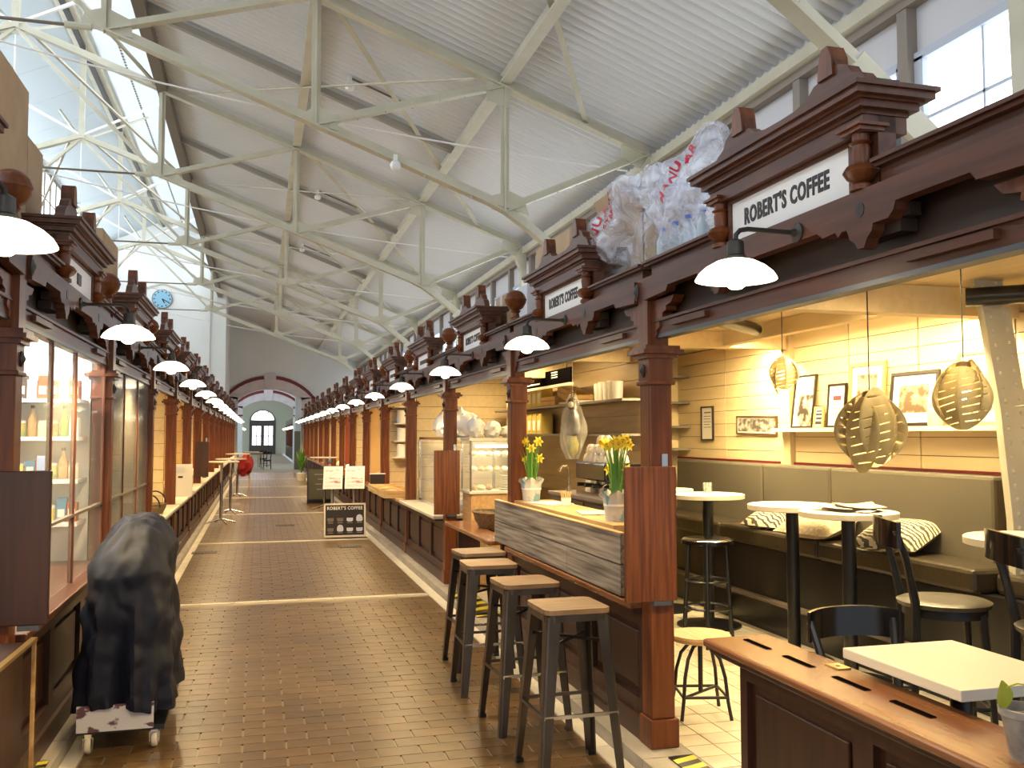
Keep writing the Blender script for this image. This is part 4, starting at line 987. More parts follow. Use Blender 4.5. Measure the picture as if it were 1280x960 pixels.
# ================================================================ VENEER PENDANTS
M['veneer'] = mat('birch_veneer', (0.42, 0.33, 0.14), .45, col2=(0.52, 0.42, 0.20), scale=(20, 20, 3)); M['veneer_dark'] = mat('veneer_edge', (0.16, 0.09, 0.03), .5)
def pendant(lab, c, h, rot, zc):
    """shade of four broad pointed veneer leaves, each slit by slanted open cuts"""
    t = thing('veneer_pendant', lab, 'pendant lamp', (c[0], c[1], c[2]), 'veneer pendant lamps')
    cx, cy, cz = c
    for k in range(3):
        a0 = rot + k*2*PI/3; lm = MB(); nst = 9; dz = (.0, -.07, .05)[k]*h; rs = (1.0, .9, .95)[k]
        def S(u, v):
            wid = math.sin(PI*min(1, max(0, v*.97+.015)))**.62; x = u*.46*h*wid
            fold = .36*h*rs*math.sin(PI*(v*.80+.12))**.7 - .45*abs(x)
            return Vector((cx + fold*math.cos(a0) - x*math.sin(a0), cy + fold*math.sin(a0) + x*math.cos(a0), cz + (v-.5)*h + dz))
        nu, sub_ = 16, 8; nv = nst*sub_; idx = {}; vs = []; fs = []
        for jv in range(nv+1):
            for iu in range(nu+1):
                u = -1 + 2*iu/nu; v = jv/nv; vs.append(S(u, min(1, max(0, v + .12*u*math.sin(PI*v)))))
        for jv in range(nv):
            for iu in range(nu):
                slit = jv % sub_ == 0 and 0 < jv and iu not in (0, 7, 8, nu-1) and (iu + jv//sub_*3) % 11 > 1
                if not slit: fs.append((jv*(nu+1)+iu, jv*(nu+1)+iu+1, (jv+1)*(nu+1)+iu+1, (jv+1)*(nu+1)+iu))
        lm.add(vs, fs, True)
        lf_ = lm.build('veneer_leaf', 'veneer', t)
        md = lf_.modifiers.new('thick', 'SOLIDIFY'); md.thickness = .0025
    MB().ball((cx, cy, cz), .035, 12, 8).build('bulb', 'bulb', t)
    MB().lathe([(.001, cz+h*.40), (.035, cz+h*.42), (.03, cz+h*.50), (.008, cz+h*.52)], (cx, cy, 0), 12).build('cap', 'veneer_dark', t)
    MB().tube([(cx, cy, cz+h*.5), (cx, cy, zc)], .003, 6).build('cord', 'black', t)
    d = bpy.data.lights.new('pendant_glow', 'POINT'); d.energy = 3.0; d.color = (1, .75, .42); d.shadow_soft_size = .035
    o = bpy.data.objects.new('pendant_glow', d); C.objects.link(o); o.location = (cx, cy, cz-.05)
pendant('small dark-lit veneer pendant hanging farthest, left of the pictures', (3.30, 5.32, 1.945), .22, .3, RT)
pendant('large veneer pendant hanging lowest in front of the pictures', (2.78, 3.74, 1.575), .36, .9, RT)
pendant('veneer pendant at the right, before the largest picture', (3.22, 3.63, 1.745), .30, 1.6, RT)
# loose white cable under the transom, ceiling beams, black pipes
struct(MB().box(XR+.10, XW-.01, 4.22, 4.34, 2.21, RT-.003), 'trim_21', 'plank'); struct(MB().box(XR+.10, XW-.07, 6.52, 6.64, 2.24, RT-.003), 'trim_22', 'plank')
struct(MB().box(XR+.16, 3.2, 9.16, 9.30, 2.15, RT-.003), 'trim_23', 'plank'); struct(MB().box(XR+.16, 3.2, 7.6, 7.7, 2.20, RT-.003), 'trim_24', 'plank')
struct(MB().box(3.52, 3.60, 4.34, 6.52, 2.255, RT-.003), 'trim_25', 'plank')  # beam added to screen the strip tube behind it from view
o = MB().tube([(3.62, 4.05, 2.28), (4.1, 3.6, 2.28)], .05, 14).build('black_pipe', 'black', None); tag(o, 'short black duct pipe under the ceiling by the steel column', 'pipe')
o = MB().tube([(2.35, 5.0, 2.31), (3.45, 5.9, 2.31)], .045, 14).build('black_pipe', 'black', None); tag(o, 'long black duct pipe under the ceiling behind the beam', 'pipe')
o = MB().tube([(2.03+.06*k, 3.0-.055*k, 2.365 - .07*math.sin(PI*k/7)) for k in range(8)], .005, 6).build('loose_cable', 'white', None); tag(o, 'loose white cable looped under the cafe ceiling', 'cable')
striplight(3.68, 4.5, 6.4, RT-.035, 'strip light added to brighten the picture wall, hidden behind the long beam', 62, (1.0, .79, .41)); striplight(3.0, 4.44, 4.44, RT-.04, 'strip light hidden behind the beam over the cafe pictures', 60, (1.0, .79, .41), True, 4.05)  # first strip is an added lamp that brightens the picture wall
striplight(3.0, 6.74, 6.74, RT-.04, 'strip light over the far end of the banquette', 85, (1.0, .79, .41), True, 4.05)
striplight(3.0, 2.2, 4.0, RT-.04, 'strip light over the near cafe tables', 16, (1.0, .74, .38))

# ================================================================ BAR: weathered front, bar top
t = make_counter(XR, 1, YC[1]+.07, YC[2]-.07, 'panelled mahogany bar counter carrying the weathered planks behind the stools', 'ledge', depth=.115, proj=.06, npan=3)
bar = thing('plank_screen', 'weathered grey plank front standing on the bar ledge', 'plank screen', (1.78, 5.6, .736))
yy0, yy1 = 4.36, 6.93
for (z0, z1, cuts) in ((.742, .893, (yy0, 5.2, yy1)), (.899, 1.052, (yy0, 5.75, yy1))):
    for a, b in zip(cuts, cuts[1:]): MB().box(1.765, 1.79, a+.002, b-.002, z0, z1).build('weathered_plank', 'weathered', bar, bevel=.003)
MB().box(1.79, 1.81, yy0, yy1, .738, 1.05).build('backing', 'black', bar); MB().box(1.79, 1.83, yy0, yy0+.02, .738, 1.05).build('end_board', 'dark_panel', bar)
MB().box(1.763, 1.80, yy0, yy1, 1.052, 1.058).build('edge_strip', 'light_wood', bar)
bt_ = thing('serving_bar', 'pale wooden serving bar behind the weathered planks', 'bar', (2.05, 5.6, .066))
MB().box(1.832, 2.13, 4.62, 6.60, 1.035, 1.07).build('top_board', 'light_wood', bt_); MB().box(2.08, 2.12, 4.64, 6.6, .066, 1.035).build('back_panel', 'dark_panel', bt_)
# folded counter flaps hung on columns
def flap(lab, x0, x1, y, z0, z1):
    t = thing('hinged_flap', lab, 'flap', ((x0+x1)/2, y, z0)); MB().box(x0, x1, y-.03, y, z0, z1).build('board', 'flap', t, bevel=.004)
    MB().box((x0+x1)/2+.01, x1-.03, y-.028, y+.02, z0-.022, z0-.001).build('bracket', 'steel', t); MB().box(x1-.06, x1-.03, y-.002, y+.02, z1, z1+.06).build('latch', 'chrome', t)
    return t
flap('red-brown hinged flap board on the near right column beside the bar', 1.675, 1.935, 4.095, .765, 1.40)
flap('red-brown hinged flap board on the third right column by the bakery case', 1.70, 1.96, 9.135, .76, 1.40)
M['flap'] = M['dark_panel']  # left flaps use darker wood: their shading is put into the colour
flap('hinged flap board with shading painted in on the near left column', -1.04, -.80, 4.095, .80, 1.41)
flap('hinged flap board with shading painted in on a far left column above the counter', -1.04, -.82, 16.695, .85, 1.45)
# ledge running past the second column, with slots
t = thing('side_ledge', 'narrow slotted brown ledge between the second right column and the flap', 'ledge', (1.8, 8.0, .70)); MB().box(1.72, 2.12, 6.95, 8.68, .70, .735).build('board', 'ledge', t, bevel=.008)
for a in (7.2, 7.6, 8.0): MB().box(1.93, 1.95, a, a+.2, .7345, .738).build('slot', 'slot_black', t)
MB().box(1.84, 2.05, 6.98, 7.04, .065, .70).build('support', 'dark_panel', t); MB().box(1.84, 2.05, 8.60, 8.66, .065, .70).build('support', 'dark_panel', t)
# yellow striped step edges
def step_edge(lab, x0, x1, y0, y1):
    t = thing('striped_step', lab, 'step', ((x0+x1)/2, y0, .06)); MB().box(x0, x1, y0, y1, .066, .072).build('plate', 'black', t); n = 5
    for k in range(n):
        a = y0 + (y1-y0)*k/n; w_ = (y1-y0)/n*.5; MB().add([(x0, a, .0725), (x1, a+w_*.8, .0725), (x1, a+w_*1.8, .0725), (x0, a+w_, .0725)], [(0,1,2,3)]).build('stripe', 'yellow', t)
step_edge('yellow and black striped step plate at the cafe entrance', 1.84, 1.96, 3.5, 3.98); step_edge('yellow striped step plate beyond the farthest bar stool', 1.74, 1.96, 7.4, 8.6); step_edge('yellow striped step plate at the lower left corner', -1.06, -.90, 4.26, 4.7)
# ================================================================ BAR INTERIOR
bwall = struct(MB().box(3.2, 3.26, 7.2, 11.73, .06, RT), 'wall_bar_back', 'plank_gap')
M['plank_dark'] = island_tint(mat('brown_plank', (0.30, 0.20, 0.09), .5, col2=(0.36, 0.25, 0.12), scale=(20, 1.5, 20)), .06)
planks(bwall, 'plank_dark', 3.2, 7.2, 11.7, .95, RT, .155)
struct(MB().box(3.26, XW, 8.62, 8.68, .06, RT), 'wall_cafe_end', 'plank')
for k, z in enumerate((1.545, 1.845)): tag(MB().box(2.96, 3.18, 7.25, 11.6, z, z+.02).build('wall_shelf', 'dark_steel', None), ('lower' if k == 0 else 'upper') + ' long dark shelf on the wall behind the bar', 'shelf')
M['tin'] = mat('gold_tin', (0.62, 0.46, 0.09), .35, .3, col2=(0.70, 0.54, 0.14), scale=(8, 8, 8)); M['paper'] = mat('white_paper', (0.80, 0.77, 0.70), .7)
tin0 = None
for r_, z in enumerate((1.866, 1.566)):
    for k in range(8):
        y = 9.72 + k*.185; lab = ORD[k] + ' gold tea tin from the right on the ' + ('upper' if r_ == 0 else 'lower') + ' bar shelf'
        if tin0 is None:
            tin0 = thing('tea_tin', lab, 'tin', (3.05, y, z), 'gold tea tins'); MB().box(2.98, 3.12, y-.082, y+.082, z, z+.20).build('body', 'tin', tin0, bevel=.006); MB().box(2.985, 3.115, y-.075, y+.075, z+.20, z+.225).build('lid', 'tin', tin0, bevel=.006); MB().box(2.977, 2.981, y-.05, y+.045, z+.04, z+.15).build('label', 'paper', tin0)
        else: copy_tree(tin0, (3.05, y, z), None, lab)
# menu board under the ceiling
t = thing('menu_board', 'long black menu board with small white writing above the bar shelves', 'menu board', (2.9, 9.5, 2.08))
MB().box(2.88, 2.90, 8.35, 10.5, 2.06, 2.21).build('panel', 'slot_black', t); MB().box(2.87, 2.91, 8.35, 10.5, 2.035, 2.06).build('pale_edge', 'offwhite', t)  # off-white strip along the lower edge of the panel
m_ = MB()
for k in range(14): m_.box(2.878, 2.88, 9.35+k*.045, 9.385+k*.045, 2.09, 2.105)
for k in range(3): m_.box(2.878, 2.88, 8.75, 8.95, 2.13+k*.025, 2.14+k*.025)
m_.build('writing', 'paper', t)
for yy in (8.5, 10.35): MB().bar((2.89, yy, 2.21), (2.89, yy, RT), .008, .008).build('hanger', 'iron', t)
# wooden crates, trays and stacked cups on the upper shelf
M['crate'] = mat('crate_wood', (0.58, 0.38, 0.14), .6, col2=(0.66, 0.46, 0.2), scale=(4, 20, 20))
def crate(lab, x0, x1, y0, y1, z, h, group='wooden crates'):
    t = thing('wooden_crate', lab, 'crate', ((x0+x1)/2, (y0+y1)/2, z), group); n = 2; g = .008
    MB().box(x0, x1, y0, y1, z, z+.01).build('bottom', 'crate', t)
    for i in range(n):
        a, b = z+.012 + i*(h-.012)/n, z+.012 + (i+1)*(h-.012)/n - g
        for bxv in ((x0, x0+.01, y0, y1), (x1-.01, x1, y0, y1), (x0+.01, x1-.01, y0, y0+.01), (x0+.01, x1-.01, y1-.01, y1)): MB().box(*bxv, a, b).build('slat', 'crate', t)
    for cx in (x0+.01, x1-.025):
        for cy in (y0+.01, y1-.025): MB().box(cx, cx+.015, cy, cy+.015, z+.01, z+h).build('corner_post', 'crate', t)
    return t
o = crate('tilted wooden crate lying on the upper bar shelf', -.1, .1, -.26, .26, 0, .11); o.location = (3.06, 8.75, 1.90); o.rotation_euler = (.22, 0, 0)
crate('flat wooden crate on the upper bar shelf beside the gold tins', 2.97, 3.16, 9.12, 9.6, 1.866, .10)
tag(MB().box(2.97, 3.16, 8.28, 8.98, 1.866, 1.886).build('serving_tray', 'paper', None), 'pale flat tray on the upper bar shelf under the tilted crate', 'tray')
for k in range(5):
    y = 7.62 + k*.115; o = MB().lathe([(.04,1.866),(.046,1.9),(.05,2.02),(.053,2.03+.01*(k % 2)),(.03,2.035)], (3.07, y, 0), 14).build('paper_cup_stack', 'paper', None); tag(o, ORD[k] + ' paper cup stack from the right on the upper bar shelf', 'cups', 'paper cup stacks')
# back bar unit with drawers, espresso machine, cups
M['dark_steelbox'] = mat('brushed_dark_steel', (0.075, 0.062, 0.045), .32, .6)
t = thing('back_bar_unit', 'dark steel back bar unit with drawers under the espresso machine', 'cabinet', (2.7, 6.7, .066))
MB().box(2.44, 2.8, 6.3, 7.6, .066, 1.05).build('body', 'dark_steelbox', t); MB().box(2.42, 2.82, 6.28, 7.62, 1.05, 1.075).build('worktop', 'dark_steel', t)
for (a, b) in ((6.32, 6.72), (6.75, 7.15), (7.18, 7.57)):
    d_ = MB().box(2.425, 2.44, a, b, .76, 1.03).build('drawer', 'dark_steelbox', t); MB().bar((2.40, a+.12, .96), (2.40, b-.12, .96), .014, .014).build('handle', 'chrome', d_)
t = thing('espresso_machine', 'dark espresso machine with cups stacked on top', 'espresso machine', (2.7, 6.75, 1.075))
MB().box(2.48, 2.8, 6.42, 7.08, 1.20, 1.34).build('housing', 'black_gloss', t, bevel=.015); MB().box(2.48, 2.8, 6.44, 7.06, 1.076, 1.11).build('drip_tray', 'chrome', t); MB().box(2.70, 2.8, 6.44, 7.06, 1.11, 1.20).build('back_panel', 'dark_steel', t)
for y in (6.58, 6.75, 6.92):
    gh = MB().lathe([(.035,1.15),(.035,1.20)], (2.6, y, 0), 14).build('group_head', 'chrome', t); MB().tube([(2.58, y, 1.16), (2.44, y, 1.165)], [.012, .016], 8).build('portafilter', 'black', gh)
MB().tube([(2.54, 6.46, 1.2), (2.48, 6.45, 1.17), (2.47, 6.45, 1.09)], .007, 6).build('steam_wand', 'chrome', t)
rail = MB().tube([(2.54, 6.44, 1.36), (2.54, 7.06, 1.36)], .006, 6).build('cup_rail', 'chrome', t)
M['china'] = mat('white_china', (0.74, 0.66, 0.52), .25)
cup0 = None; n_ = 0
def cup(x, y, z, lab):
    global cup0
    if cup0 is None:
        cup0 = thing('coffee_cup', lab, 'cup', (x, y, z), 'cups on the espresso machine'); MB().lathe([(.044,z),(.046,z+.01),(.036,z+.05),(.024,z+.062),(.022,z+.068),(.001,z+.066)], (x, y, 0), 16).build('bowl', 'china', cup0); MB().tube([(x, y-.042, z+.02), (x, y-.062, z+.025), (x, y-.062, z+.042), (x, y-.038, z+.05)], .005, 6).build('handle', 'china', cup0)
    else: copy_tree(cup0, (x, y, z), R.uniform(0, 6), lab)
for z, nx, ny in ((1.342, 2, 5), (1.412, 2, 4), (1.482, 1, 2)):
    for i in range(nx):
        for j_ in range(ny):
            lvl = {1.342: 'bottom', 1.412: 'middle', 1.482: 'top'}[z]
            cup(2.55 + i*.11, 6.50 + j_*.115 + (.05 if z > 1.4 else 0), z, ORD[j_] + ' white cup in the ' + ('front' if i == 0 else 'rear') + ' ' + lvl + ' row on the espresso machine')
# cellophane-wrapped gift hanging at the bar
M['cello'] = mat('cellophane', (0.60, 0.57, 0.48), .2, alpha=.28, spec=.8); M['gift_blue'] = mat('gift_blue', (0.03, 0.035, 0.05), .5, col2=(0.20, 0.21, 0.21), scale=(14, 14, 14)); M['gift_yel'] = mat('gift_yellow', (0.55, 0.42, 0.10), .5, col2=(0.2, 0.3, 0.1), scale=(18, 18, 18)); M['hair'] = mat('black_wool', (0.02, 0.016, 0.014), .9)
gx, gy = 2.42, 6.97
t = thing('wrapped_gift', 'cellophane-wrapped gift doll hanging above the bar', 'gift', (gx, gy, 1.36))
MB().ball((gx, gy, 1.80), .042, 14, 10, 1.3).build('head', 'hair', t); MB().ball((gx-.022, gy-.022, 1.795), .026, 12, 8).build('face', 'china', t)
MB().lathe([(.02,1.76),(.045,1.70),(.058,1.62),(.05,1.56),(.02,1.54)], (gx, gy, 0), 16, 1, 1.2).build('dress', 'gift_blue', t); MB().lathe([(.015,1.38),(.04,1.42),(.05,1.48),(.03,1.55)], (gx, gy, 0), 16).build('egg', 'gift_yel', t)
def wr_(u, v):
    a = u*2*PI; r_ = (.015 + .075*math.sin(PI*min(1, .08+v*.9))**.8*(1.15-.35*v))*(1+.22*math.sin(5*a+v*6)+.10*math.sin(11*a-4*v)); return (gx + r_*math.cos(a), gy + 1.2*r_*math.sin(a), 1.36 + .52*v)
MB().grid(wr_, 24, 12, closed_u=True).build('wrapping', 'cello', t); MB().tube([(gx, gy, 1.86), (gx, gy, RT)], .002, 5).build('string', 'paper', t)
# tap, kettle and jars on the far worktop
t = thing('tap', 'curved chrome tap behind the daffodils', 'tap', (2.5, 7.45, 1.075)); MB().tube([(2.55, 7.45, 1.076), (2.55, 7.45, 1.26), (2.53, 7.44, 1.29), (2.48, 7.42, 1.29), (2.45, 7.41, 1.25)], .011, 8).build('spout', 'chrome', t); MB().lathe([(.025,1.076),(.025,1.1)], (2.55, 7.45, 0), 12).build('base', 'chrome', t)
for k, (y, h, m) in enumerate(((6.34, .14, 'dark_steel'), (7.18, .12, 'dark_steel'), (7.30, .14, 'china'))):
    t = thing('storage_jar', ('dark jar at the near end of the back bar', 'dark jar between machine and white jar on the back bar', 'white jar beside the tap on the back bar')[k], 'jar', (2.7, y, 1.075), 'back bar jars'); MB().lathe([(.05,1.076),(.052,1.09),(.052,1.06+h),(.045,1.07+h)], (2.7, y, 0), 14).build('body', m, t); MB().lathe([(.046,1.07+h),(.046,1.09+h),(.01,1.10+h)], (2.7, y, 0), 14).build('lid', 'dark_steel', t)
striplight(2.65, 5.0, 6.4, RT-.04, 'strip light above the serving bar', 12, (1.0, .72, .36)); striplight(2.75, 9.4, 11.2, RT-.04, 'strip light over the gold tea tins', 34, (1.0, .74, .36)); striplight(2.75, 7.75, 9.1, RT-.04, 'strip light over the middle of the bar', 14, (1.0, .74, .36))
# open shelves at the end of the cafe
t = thing('corner_shelves', 'cream corner shelf unit with jars at the far end of the banquette', 'shelf unit', (3.9, 8.5, 1.0))
for z in (1.40, 1.62, 1.86, 2.12): MB().box(3.45, XW-.02, 8.34, 8.61, z, z+.022).build('shelf', 'dark_steel', t)
MB().box(3.45, 3.47, 8.34, 8.61, .066, 2.14).build('side_panel', 'plank', t)
for k, (x, z, h, m) in enumerate(((3.62, 1.642, .16, 'china'), (3.85, 1.642, .14, 'tin'), (3.62, 1.422, .15, 'gift_yel'), (3.8, 1.422, .15, 'leaf_green'), (3.65, 1.882, .18, 'frame_black'), (3.9, 1.882, .15, 'paper'))):
    t = thing('shelf_jar', ('round cream jar with dark lid', 'gold jar beside the cream jar', 'orange patterned jar', 'green patterned jar', 'dark tall jar', 'white jar beside the dark one')[k] + ' on the corner shelves', 'jar', (x, 8.46, z), 'corner shelf jars'); MB().lathe([(.05,z+.001),(.065,z+.02),(.065,z+h*.7),(.05,z+h*.85)], (x, 8.46, 0), 14).build('body', m, t); MB().lathe([(.052,z+h*.85),(.052,z+h)], (x, 8.46, 0), 14).build('lid', 'frame_black', t)

# ================================================================ DAFFODILS AND THINGS ON THE BAR
M['petal'] = mat('daffodil_yellow', (0.90, 0.74, 0.05), .5); M['trumpet'] = mat('daffodil_trumpet', (0.90, 0.60, 0.02), .5)
M['wrap'] = mat('patterned_wrap', (0.52, 0.50, 0.44), .5, col2=(0.16, 0.30, 0.34), scale=(11, 11, 11), lo=.5, hi=.58)
def blossom(mb_p, mb_t, c, d, s):
    d = Vector(d).normalized(); a = d.cross(Vector((0, .1, 1))).normalized(); b = d.cross(a)
    for k in range(6):
        t0 = k*PI/3; e = a*math.cos(t0) + b*math.sin(t0); f_ = a*math.cos(t0+.5) + b*math.sin(t0+.5); g_ = a*math.cos(t0-.5) + b*math.sin(t0-.5); C_ = Vector(c)
        mb_p.add([C_, C_ + f_*s*.6 - d*s*.05, C_ + e*s*1.15 - d*s*.12, C_ + g_*s*.6 - d*s*.05], [(0,1,2,3)])
    n = 8; vs = []
    for r_, h in ((.22, 0), (.30, .35), (.42, .55)):
        for k in range(n): q = 2*PI*k/n; vs.append(Vector(c) + (a*math.cos(q) + b*math.sin(q))*s*r_ + d*s*h)
    mb_t.add(vs, [(i*n+k, i*n+(k+1) % n, (i+1)*n+(k+1) % n, (i+1)*n+k) for i in range(2) for k in range(n)], True)
def daffodils(lab, x, y, z, hgt, nb, nl, spread, seed):
    t = thing('daffodil_pot', lab, 'potted plant', (x, y, z), 'daffodil pots'); rr = random.Random(seed)
    def pw(u, v):
        a = u*2*PI; r_ = .062 + .012*v + .012*math.sin(7*a + 3*v)*v*v + (.02*abs(math.sin(2.5*a+1)) if v > .9 else 0); return (x + r_*math.cos(a), y + r_*math.sin(a), z + .001 + (.14 + .035*abs(math.sin(2.5*a)))*v)
    MB().grid(pw, 30, 8, closed_u=True).build('wrapping', 'wrap', t)
    MB().lathe([(.055, z+.001), (.06, z+.12), (.001, z+.12)], (x, y, 0), 14).build('pot', 'soil', t)
    wt = MB()
    def tie(u, v): a = u*2*PI; return (x + .073*math.cos(a), y + .073*math.sin(a), z + .085 + .012*v)
    wt.grid(tie, 20, 1, closed_u=True); wt.build('ribbon', 'paper', t)
    for k in range(nl):
        a = rr.uniform(0, 2*PI); r0 = rr.uniform(0, .035); h = hgt*rr.uniform(.62, .92); le = rr.uniform(0, spread); L = MB(); wd = .007
        ox, oy = math.cos(a), math.sin(a); n = Vector((-oy, ox, 0)); vs = []
        for q in range(6):
            s_ = q/5; p = Vector((x + ox*(r0 + le*s_*s_), y + oy*(r0 + le*s_*s_), z + .11 + h*s_)); ww = wd*(1 - s_**3*.8); vs += [p - n*ww, p + n*ww]
        L.add(vs, [(2*q, 2*q+1, 2*q+3, 2*q+2) for q in range(5)], True); L.build('leaf', 'leaf_green', t)
    for k in range(nb):
        a = rr.uniform(0, 2*PI); r0 = rr.uniform(0, .03); le = rr.uniform(.3, 1)*spread*1.1; h = hgt*rr.uniform(.80, 1.05) if k > 1 else hgt*rr.uniform(.45, .65); ox, oy = math.cos(a), math.sin(a)
        pts = [(x + ox*(r0 + le*s_*s_), y + oy*(r0 + le*s_*s_), z + .11 + h*s_) for s_ in (0, .33, .66, 1)]
        st = MB().tube(pts, .0035, 5).build('stem', 'leaf_green', t)
        mp, mt = MB(), MB(); d = (-.5 + .8*ox + rr.uniform(-.4, .2), -.9 + .6*oy, .15); blossom(mp, mt, pts[-1], d, .036); mp.build('petals', 'petal', st); mt.build('trumpet', 'trumpet', st)
daffodils('yellow daffodils in wrapped pots at the far end of the bar', 1.935, 6.50, 1.07, .34, 8, 26, .07, 3)
daffodils('tall yellow daffodils in a wrapped pot beside the flap board', 1.945, 4.86, 1.07, .34, 14, 34, .06, 5)
t = thing('wooden_stirrers', 'bundle of wooden stirrers in a cup on the bar', 'stirrers', (2.05, 6.05, 1.07)); MB().lathe([(.03,1.071),(.036,1.12),(.034,1.12),(.029,1.075)], (2.05, 6.05, 0), 14).build('cup', 'paper', t)
for k in range(14):
    a = k*2.4; MB().bar((2.05+.02*math.cos(a), 6.05+.02*math.sin(a), 1.077), (2.05+.04*math.cos(a), 6.05+.04*math.sin(a), 1.165), .007, .002).build('stirrer', 'crate', t)
for k, (x, y, rz, m, lab) in enumerate(((1.98, 6.18, .3, 'paper', 'open magazine lying on the bar by the daffodils'), (2.0, 5.35, -.2, 'newsprint', 'folded leaflet on the bar beside the stirrers'))):
    mb = MB().box(-.10, .10, -.14, .14, 0, .008); X_ = Matrix.Translation((x, y, 1.071)) @ Matrix.Rotation(rz, 4, 'Z'); mb.v = [tuple(X_ @ Vector(p)) for p in mb.v]; tag(mb.build('magazine', m, None), lab, 'magazine')

# ================================================================ BAKERY
M['bread'] = mat('bread_crust', (0.34, 0.17, 0.05), .7, col2=(0.55, 0.34, 0.13), scale=(20, 20, 20), bump=.3); M['cake'] = mat('pale_pastry', (0.66, 0.50, 0.26), .7, col2=(0.75, 0.62, 0.40), scale=(25, 25, 25)); M['wicker'] = mat('dark_wicker', (0.10, 0.06, 0.025), .7, col2=(0.22, 0.14, 0.06), scale=(60, 60, 30), bump=.5)
def loaf(lab, x, y, z, l_, r_, rz, m='bread', group='loaves'):
    mb = MB().lathe([(.001, -l_), (r_*.6, -l_*.85), (r_, -l_*.3), (r_, l_*.3), (r_*.6, l_*.85), (.001, l_)], (0, 0, 0), 10); X_ = Matrix.Translation((x, y, z + r_*.78)) @ Matrix.Rotation(rz, 4, 'Z')
    mb.v = [tuple(X_ @ Vector((p[2], p[0], p[1]*.8))) for p in mb.v]; o = mb.build('loaf', m, None); tag(o, lab, 'bread', group); return o
t = thing('bakery_case', 'glass bakery case with pastries beside the second right column', 'display case', (2.25, 8.95, .066))
MB().box(1.99, 2.52, 8.72, 9.10, .066, .985).build('cabinet', 'light_wood', t); MB().box(1.97, 2.54, 8.70, 9.12, .985, 1.01).build('deck', 'offwhite', t)
for z in (1.18, 1.33): MB().box(2.0, 2.51, 8.75, 9.08, z, z+.012).build('glass_shelf', 'glass', t)
MB().box(1.98, 2.53, 8.71, 8.716, 1.01, 1.50).build('front_glass', 'glass', t); MB().box(1.98, 1.986, 8.72, 9.1, 1.01, 1.50).build('end_glass', 'glass', t)
MB().box(1.97, 2.54, 8.72, 9.12, 1.50, 1.525).build('top', 'offwhite', t)
for x_ in (1.975, 2.52):
    for y_ in (8.705, 9.10): MB().box(x_, x_+.015, y_, y_+.015, 1.01, 1.50).build('corner_post', 'chrome', t)
striplight(2.02, 8.8, 8.8, 1.455, 'strip light inside the glass bakery case', 7, (1, .82, .55), True, 2.48)
n_ = 0; zs_ = {1.011: 'bottom', 1.193: 'middle', 1.343: 'top'}
for z in (1.011, 1.193, 1.343):
    for k in range(6):
        if z == 1.011 and k > 2: continue
        loaf(ORD[k] + ' pastry from the aisle on the ' + zs_[z] + ' shelf of the bakery case', 2.05 + k*.08, 8.90, z, .10, .034, PI/2 + R.uniform(-.15, .15), ('bread', 'cake')[(k+n_) % 2], 'pastries in the bakery case')
    n_ += 1
for k in range(9):
    tag(MB().lathe([(.06,1.012+k*.016),(.10,1.024+k*.016),(.098,1.027+k*.016),(.05,1.016+k*.016)], (2.40, 8.90, 0), 18).build('plate', 'china', None), ORD[k] + ' white plate from the bottom of the pile by the bakery case', 'plate', 'plate pile')
M['tissue'] = mat('white_tissue', (0.80, 0.77, 0.72), .6)
def crumple(name, lab, cat, c, rx, ry, rz_, m, seed, group=None, n=18, amp=.22, parent=None):
    rr = random.Random(seed); ph = [(rr.uniform(2, 7), rr.uniform(2, 7), rr.uniform(2, 7), rr.uniform(0, 6)) for _ in range(5)]
    def f(u, v):
        a = u*2*PI; b = (v-.5)*PI; d = Vector((math.cos(a)*math.cos(b), math.sin(a)*math.cos(b), math.sin(b))); k = 1 + amp*sum(math.sin(p[0]*d.x + p[3])*math.sin(p[1]*d.y + 1.3*p[3])*math.sin(p[2]*d.z + p[3]) + .35*abs(math.sin(p[0]*1.7*d.x + p[1]*1.3*d.z + p[3])) - .18 for p in ph)/1.6
        return (c[0] + d.x*rx*k, c[1] + d.y*ry*k, c[2] + rz_ + d.z*rz_*k)
    mb = MB().grid(f, n*2, n, closed_u=True); zm = min(p[2] for p in mb.v); mb.v = [(p[0], p[1], max(p[2], c[2])) for p in mb.v]
    o = mb.build(name, m, parent)
    if parent is None: tag(o, lab, cat, group)
    return o
for k in range(3): crumple('paper_bag', ORD[k] + ' white paper bag from the aisle on top of the bakery case', 'paper bag', (2.08+k*.17, 8.92, 1.526), .08, .12, .10 - .02*(k % 3), 'tissue', 20+k, 'paper bags on the bakery case', 10)
t = thing('wicker_basket', 'dark wicker bread basket in front of the bakery case', 'basket', (1.98, 8.0, .736))
MB().lathe([(.10,.737),(.15,.80),(.17,.87),(.165,.87),(.14,.80),(.09,.745),(.001,.745)], (1.98, 8.0, 0), 20, .75, 1.5).build('bowl', 'wicker', t)
MB().tube([(1.98+.127*math.cos(2*PI*k/24), 8.0+.255*math.sin(2*PI*k/24), .872) for k in range(25)], .012, 6).build('rim', 'wicker', t)
